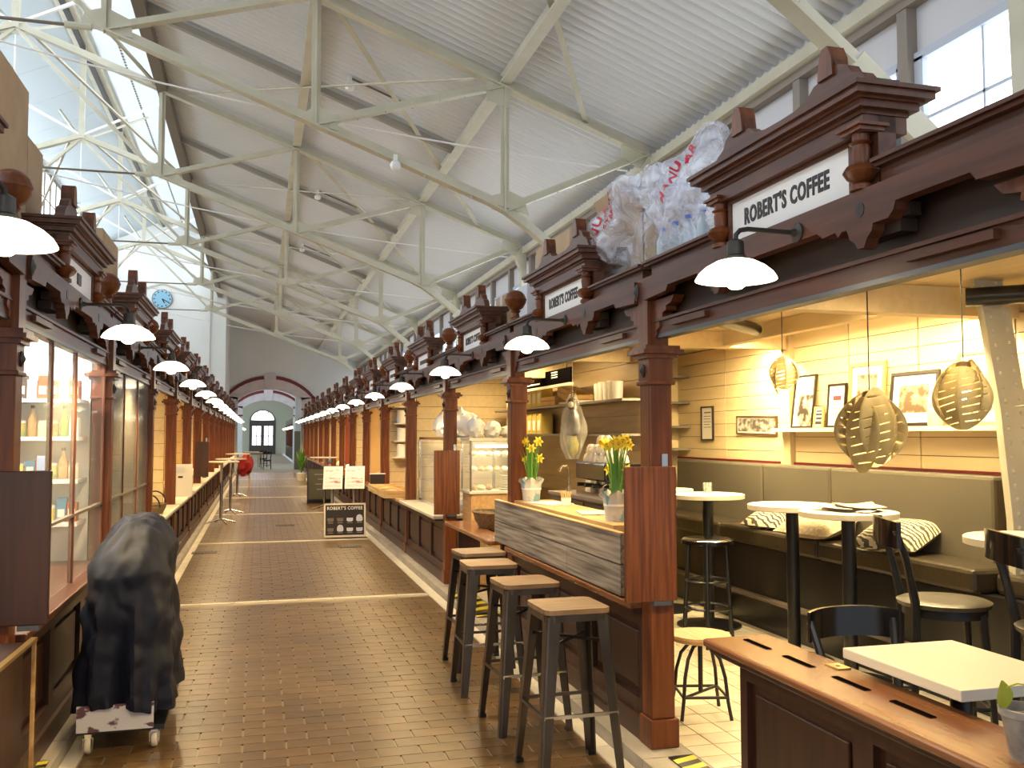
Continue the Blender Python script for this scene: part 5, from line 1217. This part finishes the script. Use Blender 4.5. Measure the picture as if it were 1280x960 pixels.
# glass case of the fourth bay
t = thing('glass_cabinet', 'tall glass counter cabinet behind the third right column', 'display case', (2.2, 10.4, .735))
MB().box(1.95, 2.42, 9.5, 11.5, .737, .77).build('base', 'chrome', t); MB().box(1.95, 2.42, 9.5, 11.5, 1.50, 1.53).build('top', 'chrome', t); MB().box(1.95, 1.96, 9.5, 11.5, .77, 1.50).build('front_glass', 'glass', t); MB().box(1.96, 2.42, 9.5, 9.51, .77, 1.50).build('end_glass', 'glass', t)
for z in (1.0, 1.25): MB().box(1.98, 2.40, 9.53, 11.47, z, z+.01).build('glass_shelf', 'glass', t)
for x_, y_ in ((1.945, 9.49), (1.945, 11.48), (2.40, 9.49), (2.40, 11.48)): MB().box(x_, x_+.025, y_, y_+.025, .77, 1.5).build('corner_post', 'chrome', t)
for k in range(4): crumple('wrapped_pastry', ORD[k] + ' wrapped pale pastry from the near end inside the tall glass cabinet', 'pastry', (2.18, 9.75+k*.42, .771), .11, .13, .07, 'tissue', 40+k, 'wrapped pastries', 10)
for k in range(4): crumple('paper_bag', ORD[k] + ' white tissue bag from the near end on the tall glass cabinet', 'paper bag', (2.2, 9.8+k*.42, 1.531), .14, .17, .12 + .03*(k % 2), 'tissue', 60+k, 'tissue bags on the glass cabinet', 10)
# bread crates of the fifth bay
for k, y in enumerate((12.0, 12.62, 13.24)):
    crate(ORD[k] + ' shallow wooden bread crate from the near end on the right counters', 1.58, 2.0, y, y+.58, .737, .10, 'bread crates')
    for q in range(5): loaf(ORD[q] + ' loaf from the near end in the ' + ORD[k] + ' bread crate', 1.79, y+.08+q*.105, .749 + .004, .15, .05, R.uniform(-.25, .25), 'bread', 'loaves in the crates')
t = thing('price_board', 'small black price board standing among the bread', 'price board', (1.72, 13.9, .737)); MB().box(1.62, 1.84, 13.9, 13.915, .738, .98).build('panel', 'ink', t); MB().box(1.61, 1.85, 13.898, 13.901, .738, .75).box(1.61, 1.85, 13.898, 13.901, .97, .985).build('frame', 'white', t)
M['blue'] = mat('blue_tin', (0.06, 0.20, 0.36), .4)
t = thing('tin_shelves', 'shelves of blue and yellow tins on the far side of the fifth right bay', 'shelf unit', (2.4, 14.1, 1.2))
for z in (1.2, 1.45, 1.72, 1.98): MB().box(2.0, 3.2, 14.03, 14.24, z, z+.02).build('shelf', 'offwhite', t)
for r_, z in enumerate((1.22, 1.47, 1.74)):
    for k in range(6):
        o = MB().lathe([(.07,z+.001),(.07,z+.19),(.06,z+.20)], (2.12+k*.17, 14.13, 0), 12).build('round_tin', ('blue', 'yellow', 'blue')[r_] if k % 3 else 'paper', None); tag(o, ORD[k] + ' round tin from the aisle on the ' + ('lower', 'middle', 'upper')[r_] + ' fifth-bay shelf', 'tin', 'round tins')
# ================================================================ THINGS ON THE STALL ROOFS
M['card'] = mat('cardboard', (0.42, 0.29, 0.17), .8, col2=(0.48, 0.34, 0.21), scale=(5, 5, 5)); M['card_white'] = mat('white_card', (0.60, 0.62, 0.70), .6); M['tape'] = mat('packing_tape', (0.62, 0.52, 0.40), .3)
RZ = RT + .031
def carton(lab, x0, x1, y0, y1, h, m='card', openbox=False, tape=True):
    t = thing('carton', lab, 'cardboard box', ((x0+x1)/2, (y0+y1)/2, RZ), 'cartons on the stall roofs'); z0, z1 = RZ, RZ+h
    if openbox:
        for b in ((x0, x0+.008, y0, y1), (x1-.008, x1, y0, y1), (x0, x1, y0, y0+.008), (x0, x1, y1-.008, y1)): MB().box(*b, z0, z1).build('side', m, t)
        MB().box(x0, x1, y0, y1, z0, z0+.008).build('bottom', m, t)
        for (a, b) in (((x0, y0, x0, y1), (-.07, 0)), ((x1, y0, x1, y1), (.02, 0)), ((x0, y1, x1, y1), (0, .10))):
            p = [Vector((a[0], a[1], z1)), Vector((a[2], a[3], z1))]; d = Vector((b[0], b[1], .17)); n_ = Vector((.004, .004, 0))
            MB().hexa([p[0], p[1], p[1]+n_, p[0]+n_, p[0]+d, p[1]+d, p[1]+d+n_, p[0]+d+n_]).build('flap', m, t)
    else:
        MB().box(x0, x1, y0, y1, z0, z1).build('body', m, t, bevel=.004)
        if tape: MB().box(x0-.001, x0, (y0+y1)/2-.04, (y0+y1)/2+.04, z1-.09, z1-.003).box(x0, x1, (y0+y1)/2-.04, (y0+y1)/2+.04, z1, z1+.001).build('tape', 'tape', t)
    return t
carton('open cardboard box under the plastic bags on the right stall roof', 2.06, 2.42, 4.72, 5.32, .42, openbox=True)
carton('tan taped carton behind the second right sign', 2.05, 2.45, 5.95, 6.75, .58)
carton('white carton beside the ball finial of the second right column', 2.05, 2.35, 7.0, 7.3, .36, 'card_white', tape=False)
carton('small tan carton right of the third sign on the stall roof', 2.05, 2.4, 7.62, 8.0, .38)
carton('tan carton standing tall at the left picture edge', -1.5, -1.12, 4.3, 4.95, .85)
carton('second tan carton on the near left stall roof', -1.45, -1.14, 5.05, 5.38, .66)
carton('narrow white carton beside the near left finial', -1.4, -1.17, 5.42, 5.5, .55, 'card_white', tape=False)
carton('tall tan carton further along the left stall roof', -1.6, -1.2, 7.75, 8.55, .78)
# plastic bags
def plastic(name, col, a, lo, hi):
    m = bpy.data.materials.new(name); m.use_nodes = True; nt = m.node_tree; b = nt.nodes['Principled BSDF']; b.inputs['Base Color'].default_value = (*col, 1); b.inputs['Roughness'].default_value = .12; b.inputs['Specular IOR Level'].default_value = .8
    tc = nt.nodes.new('ShaderNodeTexCoord'); n = nt.nodes.new('ShaderNodeTexNoise'); n.inputs['Scale'].default_value = 7; n.inputs['Detail'].default_value = 6; n.inputs['Distortion'].default_value = 1.5
    nt.links.new(tc.outputs['Object'], n.inputs['Vector']); mr = nt.nodes.new('ShaderNodeMapRange'); mr.inputs[1].default_value = .35; mr.inputs[2].default_value = .65; mr.inputs[3].default_value = lo; mr.inputs[4].default_value = hi
    nt.links.new(n.outputs[0], mr.inputs[0]); nt.links.new(mr.outputs[0], b.inputs['Alpha'])
    bp = nt.nodes.new('ShaderNodeBump'); bp.inputs['Strength'].default_value = .9; bp.inputs['Distance'].default_value = .03; nt.links.new(n.outputs[0], bp.inputs['Height']); nt.links.new(bp.outputs[0], b.inputs['Normal'])
    return m
M['bag'] = plastic('clear_plastic_film', (0.82, 0.86, 1.0), 1, .12, .62); M['print_red'] = mat('red_print', (0.52, 0.02, 0.05), .5)
def bag(lab, c, rx, ry, rz_, seed, texts):
    t = thing('plastic_bag', lab, 'plastic bag', c, 'plastic bags')
    o = crumple('film', '', '', c, rx, ry, rz_, 'bag', seed, None, 26, .30, parent=t)
    bm = bmesh.new(); bm.from_mesh(o.data); bv = BVHTree.FromBMesh(bm); bm.free()
    for (txt, y, z, size, ang) in texts:
        me = text_mesh(txt, size, 0, .9, .002)
        xd = Vector((0, -math.cos(ang), math.sin(ang))); yd = Vector((0, math.sin(ang), math.cos(ang)))
        ok = True
        for v in me.vertices:
            p = Vector((0, y, z)) + xd*v.co.x + yd*v.co.y - Vector(c); p.x = -3
            h = bv.ray_cast(p, Vector((1, 0, 0)))
            v.co = (h[0] + Vector((-.006, 0, 0))) if h[0] is not None else Vector((-rx*.5, p.y, p.z))
        me.materials.clear(); me.materials.append(M['print_red']); q = bpy.data.objects.new('print', me); C.objects.link(q); q.parent = t
    return t
b1 = bag('large clear plastic bag with red print MANUARE over the open box', (2.10, 4.80, RZ+.02), .20, .44, .30, 11, (('MANUARE', 5.02, 2.78, .10, 1.15), ('LE TARE', 4.93, 2.80, .045, 1.15)))
b2 = bag('plastic bag of blue-capped bottles beside the near sign', (2.06, 4.08, RZ+.02), .17, .34, .27, 12, (('MANUAR', 3.98, 2.80, .075, .9),))
M['pet'] = mat('clear_bottle', (0.62, 0.72, 0.80), .1, alpha=.55); M['cap_blue'] = mat('blue_cap', (0.03, 0.10, 0.55), .4)
for k in range(7):
    y = 3.86 + .075*k; x = 1.99 + .035*(k % 2); t = thing('bottle', ORD[k] + ' empty plastic bottle from the near end inside the bag by the sign', 'bottle', (x, y, RZ), 'bagged bottles')
    MB().lathe([(.03,RZ+.002),(.032,RZ+.02),(.032,RZ+.14),(.014,RZ+.18),(.013,RZ+.195)], (x, y, 0), 12).build('body', 'pet', t); MB().lathe([(.016,RZ+.195),(.016,RZ+.212)], (x, y, 0), 12).build('cap', 'cap_blue', t)
tag(MB().box(2.10, 2.2, 2.75, 2.98, RZ+.0, RZ+.42).build('black_case', 'black', None), 'black case behind the crest of the near right sign', 'case')
o = MB().hexa([(2.05,3.42,RZ),(2.2,3.42,RZ),(2.2,3.72,RZ),(2.05,3.72,RZ),(2.0,3.46,RZ+.40),(2.15,3.46,RZ+.44),(2.15,3.68,RZ+.42),(2.0,3.68,RZ+.38)]).build('black_bag', 'black', None, bevel=.02); tag(o, 'folded black bag at the left end of the near right sign', 'bag')

# ================================================================ COVERED CART
M['cover'] = mat('navy_cover_fabric', (0.0065, 0.0085, 0.020), .6, col2=(0.010, 0.012, 0.025), scale=(18, 18, 18), bump=.1, spec=.25); M['panel_print'] = mat('printed_panel', (0.62, 0.60, 0.62), .4, col2=(0.12, 0.05, 0.07), scale=(9, 9, 14), lo=.54, hi=.58)
cx0, cx1, cy0, cy1 = -.82, -.45, 4.95, 5.78
t = thing('covered_cart', 'wheeled cart hidden under a navy fabric cover by the left stalls', 'cart', ((cx0+cx1)/2, (cy0+cy1)/2, 0))
from mathutils import noise as NZ
def cov(u, v):
    """closed drape: v 0 hem .. 1 top centre"""
    a = u*2*PI; c_, s_ = math.cos(a), math.sin(a); e = 3.6
    def sq(hx, hy): k = (abs(c_)**e/1 + abs(s_)**e/1)**(-1/e); return hx*c_*k, hy*s_*k
    mx, my = (cx0+cx1)/2, (cy0+cy1)/2
    if v < .78:
        s = v/.78; fl = 1 - s; hx = .185 + .045*fl; hy = .40 + .045*fl; x, y = sq(hx, hy); z = .20 + s*.74
        fold = .018*math.sin(9*a + 1.5*s) * fl + .012*math.sin(17*a - 2*s)*fl
        k = 1 + fold/.25; x, y = x*k, y*k
        if fl > .9: z += .03*math.sin(3*a+.5)
    else:
        s = (v-.78)/.22; hx = .185*(1-s); hy = .40*(1-s); x, y = sq(hx, hy); z = .94 + .16*math.sin(min(1, s*1.25)*PI/2)
    px_, py_ = mx + x, my + y
    # the top climbs away from the camera to the push handle
    rp = min(1, max(0, (v-.30)/.55)); rp = rp*rp*(3-2*rp); z += ((py_ - my)*.24 + (px_ - mx)*.12)*rp
    d = NZ.noise(Vector((px_*7, py_*6, z*7)))*.028 + abs(NZ.noise(Vector((px_*13+3, py_*11, z*9))))*.03
    r_ = Vector((px_-mx, (py_-my)*.5, .12 if v > .75 else 0)); r_.normalize()
    return (px_ + r_.x*d, py_ + r_.y*d, z + r_.z*d - (.02*abs(NZ.noise(Vector((px_*9, py_*9, 2)))) if v > .78 else 0))
cv = MB().grid(cov, 96, 60, closed_u=True).build('fabric_cover', 'cover', t)
MB().box(cx0-.01, cx1-.03, cy0-.03, cy0-.015, .115, .24).build('printed_panel', 'panel_print', t)
MB().box(cx0-.01, cx1+.02, cy0-.01, cy1, .10, .125).build('deck', 'black', t); MB().box(cx0+.06, cx1-.06, cy0+.12, cy1-.08, .125, .72).build('body', 'black', t)
for wx, wy in ((cx0+.04, cy0+.02), (cx1-.03, cy0+.05), (cx0+.04, cy1-.05), (cx1-.02, cy1-.25)):
    ft = MB().box(wx-.016, wx+.016, wy-.02, wy+.02, .07, .10).bar((wx-.022, wy, .08), (wx-.022, wy, .03), .004, .03).bar((wx+.022, wy, .08), (wx+.022, wy, .03), .004, .03).build('caster_fork', 'chrome', t)
    wmb = MB().lathe([(.012,-.013),(.038,-.013),(.042,-.006),(.042,.006),(.038,.013),(.012,.013)], (0,0,0), 20); wmb.v = [(wx + p[2], wy + p[0], .043 + p[1]) for p in wmb.v]; wmb.build('wheel', 'china', ft)
# ================================================================ LEFT STALLS
# first bay: framed glazing with lit shelves behind
def glazing(lab, y0, y1, cuts, m='glass'):
    t = thing('stall_glazing', lab, 'glazing', (-1.0, (y0+y1)/2, .735)); n = len(cuts)-1
    for a, b in zip(cuts, cuts[1:]): MB().box(-1.0, -.994, a+.012, b-.012, .74, 2.015).build('pane', m, t)
    for c_ in cuts: MB().box(-1.01, -.985, c_-.011, c_+.011, .737, 2.016).build('mullion', 'mahogany', t)
    MB().box(-1.012, -.984, y0, y1, 1.10, 1.115).build('glazing_bar', 'dark_steel', t)
    return t
glazing('tall glass panes in front of the bright shelves on the left', 4.26, 6.60, (4.26, 5.0, 5.62, 6.60))
M['frost'] = mat('grey_screen_glass', (0.42, 0.42, 0.38), .12, alpha=.45)
glazing('closed grey glass panes of the second left bay', 6.78, 9.12, (6.78, 7.55, 8.35, 9.12), 'frost')
sh = thing('lit_shelves', 'brightly lit white shelves of jars and bottles behind the left glass', 'shelf unit', (-1.6, 6.55, .9))
for z in (.98, 1.25, 1.52, 1.76): MB().box(-2.4, -1.10, 6.36, 6.69, z, z+.025).build('shelf', 'white', sh)
cols = [('red_panel', 'box'), ('tin', 'jar'), ('leaf_green', 'bottle'), ('china', 'jar'), ('gift_yel', 'jar'), ('blue', 'box'), ('paper', 'box'), ('bread', 'jar'), ('light_wood', 'bottle')]
for r_, z in enumerate((1.005, 1.275, 1.545, 1.785)):
    for k in range(12):
        x = -1.14 - k*.062; m, kd = cols[(k*5 + r_*3) % 9]; lab = ORD[k] + ' item from the aisle on the ' + ORD[3-r_] + ' lit shelf from the top'
        if r_ == 3: kd = 'box'; m = ('red_panel', 'paper', 'soffit')[k % 3]
        t = thing(kd if kd != 'box' else 'product_box', lab, kd, (x, 6.46, z), 'goods on the lit shelves')
        if kd == 'box': MB().box(x-.028, x+.028, 6.42, 6.50, z+.001, z+.12+.03*(k % 2)).build('carton', m, t); MB().box(x-.02, x+.02, 6.418, 6.42, z+.03, z+.08).build('label', 'paper', t)
        elif kd == 'jar': MB().lathe([(.03,z+.001),(.032,z+.01),(.032,z+.075),(.026,z+.085)], (x, 6.46, 0), 12).build('glass_body', m, t); MB().lathe([(.028,z+.085),(.028,z+.102)], (x, 6.46, 0), 12).build('lid', 'paper', t)
        else: MB().lathe([(.026,z+.001),(.028,z+.01),(.028,z+.11),(.011,z+.15),(.010,z+.18)], (x, 6.46, 0), 12).build('body', m, t); MB().lathe([(.012,z+.18),(.012,z+.2)], (x, 6.46, 0), 12).build('cap', 'ink', t)
striplight(-2.4, 6.30, 6.3, RT-.05, 'cool strip light above the lit shelves on the left', 55, (1.0, .93, .80), True, -1.1)
striplight(-1.6, 4.4, 6.0, RT-.05, 'strip light inside the first left bay', 40, (1.0, .9, .7))
# second bay: tiled partition
pt = bpy.data.objects['wall_left_stall_3']; wt_ = MB().box(-.073, .073, -.006, .006, -.073, .073).mesh('wall_tile', 'white_tile')
for i in range(6):
    for j_ in range(9):
        o = bpy.data.objects.new('wall_tile', wt_); C.objects.link(o); o.parent = pt; o.location = Vector((-1.17-i*.15, YC[3]+.004, 1.0 + j_*.15)) - pt.location
# third bay: wreath and baskets
t = thing('wreath', 'dark round wreath hung on the lit wall of the third left bay', 'wreath', (-1.35, YC[4], 1.75)); MB().tube([(-1.32+.10*math.cos(2*PI*k/24), YC[4]-.03, 1.93+.12*math.sin(2*PI*k/24)) for k in range(25)], .022, 8).build('ring', 'iron', t)
for k, (y, lab) in enumerate(((9.75, 'nearer wicker basket with hoop handle on the left counter'), (10.35, 'farther wicker basket with hoop handle on the left counter'))):
    t = thing('hoop_basket', lab, 'basket', (-1.04, y, .735)); MB().lathe([(.10,.737),(.14,.80),(.15,.84),(.145,.84),(.09,.75),(.001,.75)], (-1.04, y, 0), 20, .8, 1.3).build('bowl', 'wicker', t); MB().tube([(-1.04+.11*math.cos(PI*q/12), y, .84+.13*math.sin(PI*q/12)) for q in range(13)], .008, 6).build('handle', 'iron', t)
t = thing('notice_card', 'white cardboard notice standing on the left counter', 'notice', (-1.0, 13.1, .736)); MB().box(-1.14, -.85, 13.1, 13.115, .737, 1.17).build('card', 'paper', t); MB().box(-1.03, -.97, 13.098, 13.10, .985, 1.01).build('hand_hole', 'ink', t)
m_ = MB()
for k in range(4): m_.box(-1.11, -.94, 13.098, 13.10, 1.06+k*.022, 1.066+k*.022)
m_.build('writing', 'card_white', t)
for k in range(4, 10):
    for q in range(3):
        x = -1.25 - .3*q; z = .737; crumple('goods_bundle', ORD[q] + ' bundle from the aisle on the ' + ORD[k-1] + ' left counter', 'goods', (x+.02, YC[k]+1.6, z), .12, .2, .10, ('cake', 'leaf_green', 'tissue', 'bread')[(k+q) % 4], 100+k*3+q, 'goods on the left counters', 7)
# brass rail and post at the lower left corner
t = thing('brass_rail', 'sloping brass handrail on a rusty post at the lower left corner', 'handrail', (-.8, 3.8, 0)); MB().bar((-.80, 3.2, .80), (-.79, 3.80, .80), .022, .012).build('rail', 'brass', t); MB().bar((-.79, 3.80, .0), (-.79, 3.80, .80), .012, .02).build('post', 'bread', t)
struct(MB().box(-1.08, -.83, 2.0, 3.82, .0, .785), 'wall_left_near_counter', 'dark_panel')
# ================================================================ IN THE AISLE
def cocktail(lab, x, y, r=.30):
    t = thing('cocktail_table', lab, 'table', (x, y, 0), 'chrome standing tables'); MB().lathe([(r-.01,1.075),(r,1.08),(r,1.10),(.001,1.102)], (x, y, 0), 28).build('table_top', 'china', t); MB().tube([(x, y, .06), (x, y, 1.075)], .026, 12).build('column', 'chrome', t)
    for k in range(4): a = .4 + k*PI/2; MB().tube([(x, y, .09), (x+.15*math.cos(a), y+.15*math.sin(a), .055), (x+.27*math.cos(a), y+.27*math.sin(a), .013)], .013, 8).build('foot', 'chrome', t)
cocktail('nearest chrome standing table by the left stalls', -.62, 17.1); cocktail('second chrome standing table by the left stalls', -.52, 19.2); cocktail('farthest chrome standing table on the left', -.5, 24.4); cocktail('pale standing table behind the menu stands on the right', 1.35, 19.8)
t = thing('draped_chair', 'chair draped with a red coat on the left of the aisle', 'chair', (-.42, 27.4, 0)); M['red_cloth'] = mat('red_cloth', (0.30, 0.010, 0.012), .8)
MB().box(-.62, -.22, 27.2, 27.6, .42, .46).build('seat', 'light_wood', t)
for a in (-.60, -.26):
    for b in (27.22, 27.55): MB().box(a, a+.035, b, b+.035, 0, .42).build('leg', 'light_wood', t)
crumple('red_coat', '', '', (-.36, 27.3, .40), .22, .26, .30, 'red_cloth', 5, None, 12, .2, parent=t)
def leanboard(name, lab, cat, x0, x1, y, z1, lean, build):
    t = thing(name, lab, cat, ((x0+x1)/2, y, 0)); build(t, x1-x0, z1); t.rotation_euler = (-lean, 0, 0); return t
def easel(t, w_, h):
    xa = t.location.x; ya = t.location.y
    def B(x0, x1, d0, d1, z0, z1): return MB().box(xa+x0, xa+x1, ya+d0, ya+d1, z0, z1)
    B(-w_/2, w_/2, 0, .012, .02, h).build('board', 'ink', t)
    f = B(-w_/2, w_/2, -.01, .0, .01, .04); f.box(xa-w_/2, xa+w_/2, ya-.01, ya, h-.025, h); f.box(xa-w_/2, xa-w_/2+.025, ya-.01, ya, .01, h); f.box(xa+w_/2-.025, xa+w_/2, ya-.01, ya, .01, h); f.build('frame', 'china', t)
    text_part("ROBERT'S COFFEE", .068, 'paper', t, frame_mat((xa, ya-.003, h-.075), (1, 0, 0), (0, 0, 1)), .001, .88, .0012)
    rows = [MB(), MB()]
    for r_ in range(2):
        for k in range(4):
            cx_ = xa - .215 + k*.145; z = h - .24 - r_*.15; big = (r_ == 0 and k == 3) or (r_ == 1 and k == 1); dark = (r_ == 0 and k < 2) or (r_ == 1 and k == 0)
            pr = [(cx_-.048, z-.02), (cx_-.03, z-.035), (cx_+.03, z-.035), (cx_+.048, z-.02), (cx_+.048, z+.02)] + ([(cx_+.035, z+.055), (cx_, z+.07), (cx_-.035, z+.055)] if big else []) + [(cx_-.048, z+.02)]
            MB().prism(pr, 'y', ya-.004, ya-.001).build('cup_drawing', 'dark_steel' if dark else 'card_white', t)
            rows[r_].box(cx_-.04, cx_+.04, ya-.003, ya-.001, z-.058, z-.05)
    rows[0].v += []; m_ = MB(); m_.v = rows[0].v + rows[1].v; m_.f = rows[0].f + [tuple(i+len(rows[0].v) for i in f_) for f_ in rows[1].f]; m_.sm = [False]*len(m_.f); m_.mi = [0]*len(m_.f); m_.build('captions', 'rafter_grey', t)
    B(-w_/2+.05, w_/2-.05, .16, .17, 0, h*.8).build('rear_leg', 'ink', t)
leanboard('menu_easel', 'white-framed black easel lettered ROBERT\'S COFFEE with cup drawings in the aisle', 'sign', .97, 1.60, 14.25, .52, .10, easel)
M['menu_print'] = mat('menu_sheet', (0.70, 0.66, 0.66), .5, col2=(0.45, 0.20, 0.20), scale=(8, 8, 26), lo=.52, hi=.62)
for k, (x0, x1, lab) in enumerate(((1.02, 1.33, 'left menu stand with a printed sheet behind the easel'), (1.37, 1.69, 'right menu stand with a printed sheet behind the easel'))):
    xm = (x0+x1)/2; y = 15.3; t = thing('menu_stand', lab, 'menu stand', (xm, y, 0), 'menu stands')
    MB().hexa([(x0,y,.68),(x1,y,.68),(x1,y+.01,.68),(x0,y+.01,.68),(x0+.03,y+.22,1.04),(x1+.03,y+.22,1.04),(x1+.03,y+.23,1.04),(x0+.03,y+.23,1.04)]).build('sheet', 'paper', t)
    for q in range(5):
        s0, s1 = .08+q*.17, .2+q*.17; MB().hexa([(x0+.03+.03*s0,y+.22*s0-.002,.68+.36*s0),(x1-.03+.03*s0,y+.22*s0-.002,.68+.36*s0),(x1-.03+.03*s0,y+.22*s0,.68+.36*s0),(x0+.03+.03*s0,y+.22*s0,.68+.36*s0),(x0+.03+.03*s1,y+.22*s1-.002,.68+.36*s1),(x1-.03+.03*s1,y+.22*s1-.002,.68+.36*s1),(x1-.03+.03*s1,y+.22*s1,.68+.36*s1),(x0+.03+.03*s1,y+.22*s1,.68+.36*s1)]).build('print_block', 'menu_print', t)
    MB().bar((xm, y+.12, .01), (xm, y+.12, .85), .03, .03).build('post', 'rafter_grey', t); MB().box(xm-.16, xm+.16, y+.0, y+.24, 0, .015).build('foot', 'rafter_grey', t)
M['chalkboard'] = mat('old_chalkboard', (0.065, 0.06, 0.035), .6)
def chalk(t, w_, h):
    xa, ya = t.location.x, t.location.y
    MB().box(xa-w_/2, xa+w_/2, ya, ya+.015, .1, h).build('board', 'chalkboard', t)
    f = MB().box(xa-w_/2-.02, xa-w_/2+.01, ya-.01, ya+.02, 0, h+.02).box(xa+w_/2-.01, xa+w_/2+.02, ya-.01, ya+.02, 0, h+.02).box(xa-w_/2, xa+w_/2, ya-.01, ya+.02, h-.01, h+.02); f.build('frame', 'frame_black', t)
    m_ = MB()
    for k, (z, a, b) in enumerate(((h-.14, .5, .5), (h-.25, .2, .3), (h-.36, .4, .1), (h-.48, .3, .5))): m_.box(xa-w_/2*a, xa+w_/2*b, ya-.003, ya-.001, z, z+.012)
    m_.build('chalk_writing', 'rafter_grey', t); MB().box(xa-w_/2, xa+w_/2, ya+.25, ya+.265, 0, h*.9).build('rear_board', 'frame_black', t)
leanboard('chalkboard', 'dark pavement chalkboard with faint writing behind the menu stands', 'sign', 1.10, 1.66, 21.5, .80, .10, chalk)
# palm in a pot at the far arch, people-free tables beyond
x, y = 1.45, 32.8
t = thing('potted_palm', 'green potted plant at the far right end of the aisle', 'potted plant', (x, y, 0)); MB().lathe([(.14,.0),(.18,.25),(.17,.26),(.001,.25)], (x, y, 0), 16).build('pot', 'china', t)
for k in range(26):
    a = k*2.4; L = MB(); ox, oy = math.cos(a), math.sin(a); n = Vector((-oy, ox, 0)); vs = []; le = .15 + .12*(k % 3)/2
    for q in range(5): s_ = q/4; p = Vector((x + ox*le*s_, y + oy*le*s_, .24 + (.75 + .1*(k % 4))*s_ - .2*s_*s_)); ww = .035*math.sin(PI*(.15+.8*s_)); vs += [p-n*ww, p+n*ww]
    L.add(vs, [(2*q, 2*q+1, 2*q+3, 2*q+2) for q in range(4)], True); L.build('leaf', 'leaf_green', t)
for k, (x, y) in enumerate(((-.2, 44.5), (-.35, 47.5))):
    t = thing('far_table', ('nearer', 'farther') [k] + ' pale table with dark chairs beyond the arch', 'table', (x, y, 0)); MB().box(x-.4, x+.4, y-.4, y+.4, .72, .76).build('table_top', 'light_wood', t)
    for a in (-.36, .33):
        for b in (-.36, .33): MB().box(x+a, x+a+.04, y+b, y+b+.04, 0, .72).build('leg', 'light_wood', t)
    cafe_chair('far_chair', ('nearer', 'farther')[k] + ' dark chair at the far tables beyond the arch', (x+.6, y-.6, 0), PI/2, .45, 'far chairs')

# goods on the far right counters
for k in range(5, 11):
    for q in range(3):
        crumple('goods_bundle', ORD[q] + ' bundle from the aisle on the ' + ORD[k] + ' right counter', 'goods', (1.98 + .22*q, YC[k] + 1.5 + .25*(q % 2), .737), .11, .2, .09 + .03*(q % 2), ('bread', 'red_cloth', 'tissue', 'cake', 'blue')[(k+q) % 5], 200+k*3+q, 'goods on the right counters', 7)
for k, (x, y, z, m, lab) in enumerate(((2.35, YC[6]-.25, 1.55, 'paper', 'white poster on the wall of the sixth right bay'), (2.4, YC[8]-.05, 1.5, 'yellow', 'yellow poster on the wall of the eighth right bay'))):
    t = thing('wall_poster', lab, 'poster', (x, YC[6+2*k], z)); MB().box(x-.22, x+.22, YC[6+2*k]-.004, YC[6+2*k]+.003, z, z+.5).build('sheet', m, t); MB().box(x-.16, x+.16, YC[6+2*k]-.006, YC[6+2*k]-.004, z+.1, z+.3).build('print', 'photo_c', t)
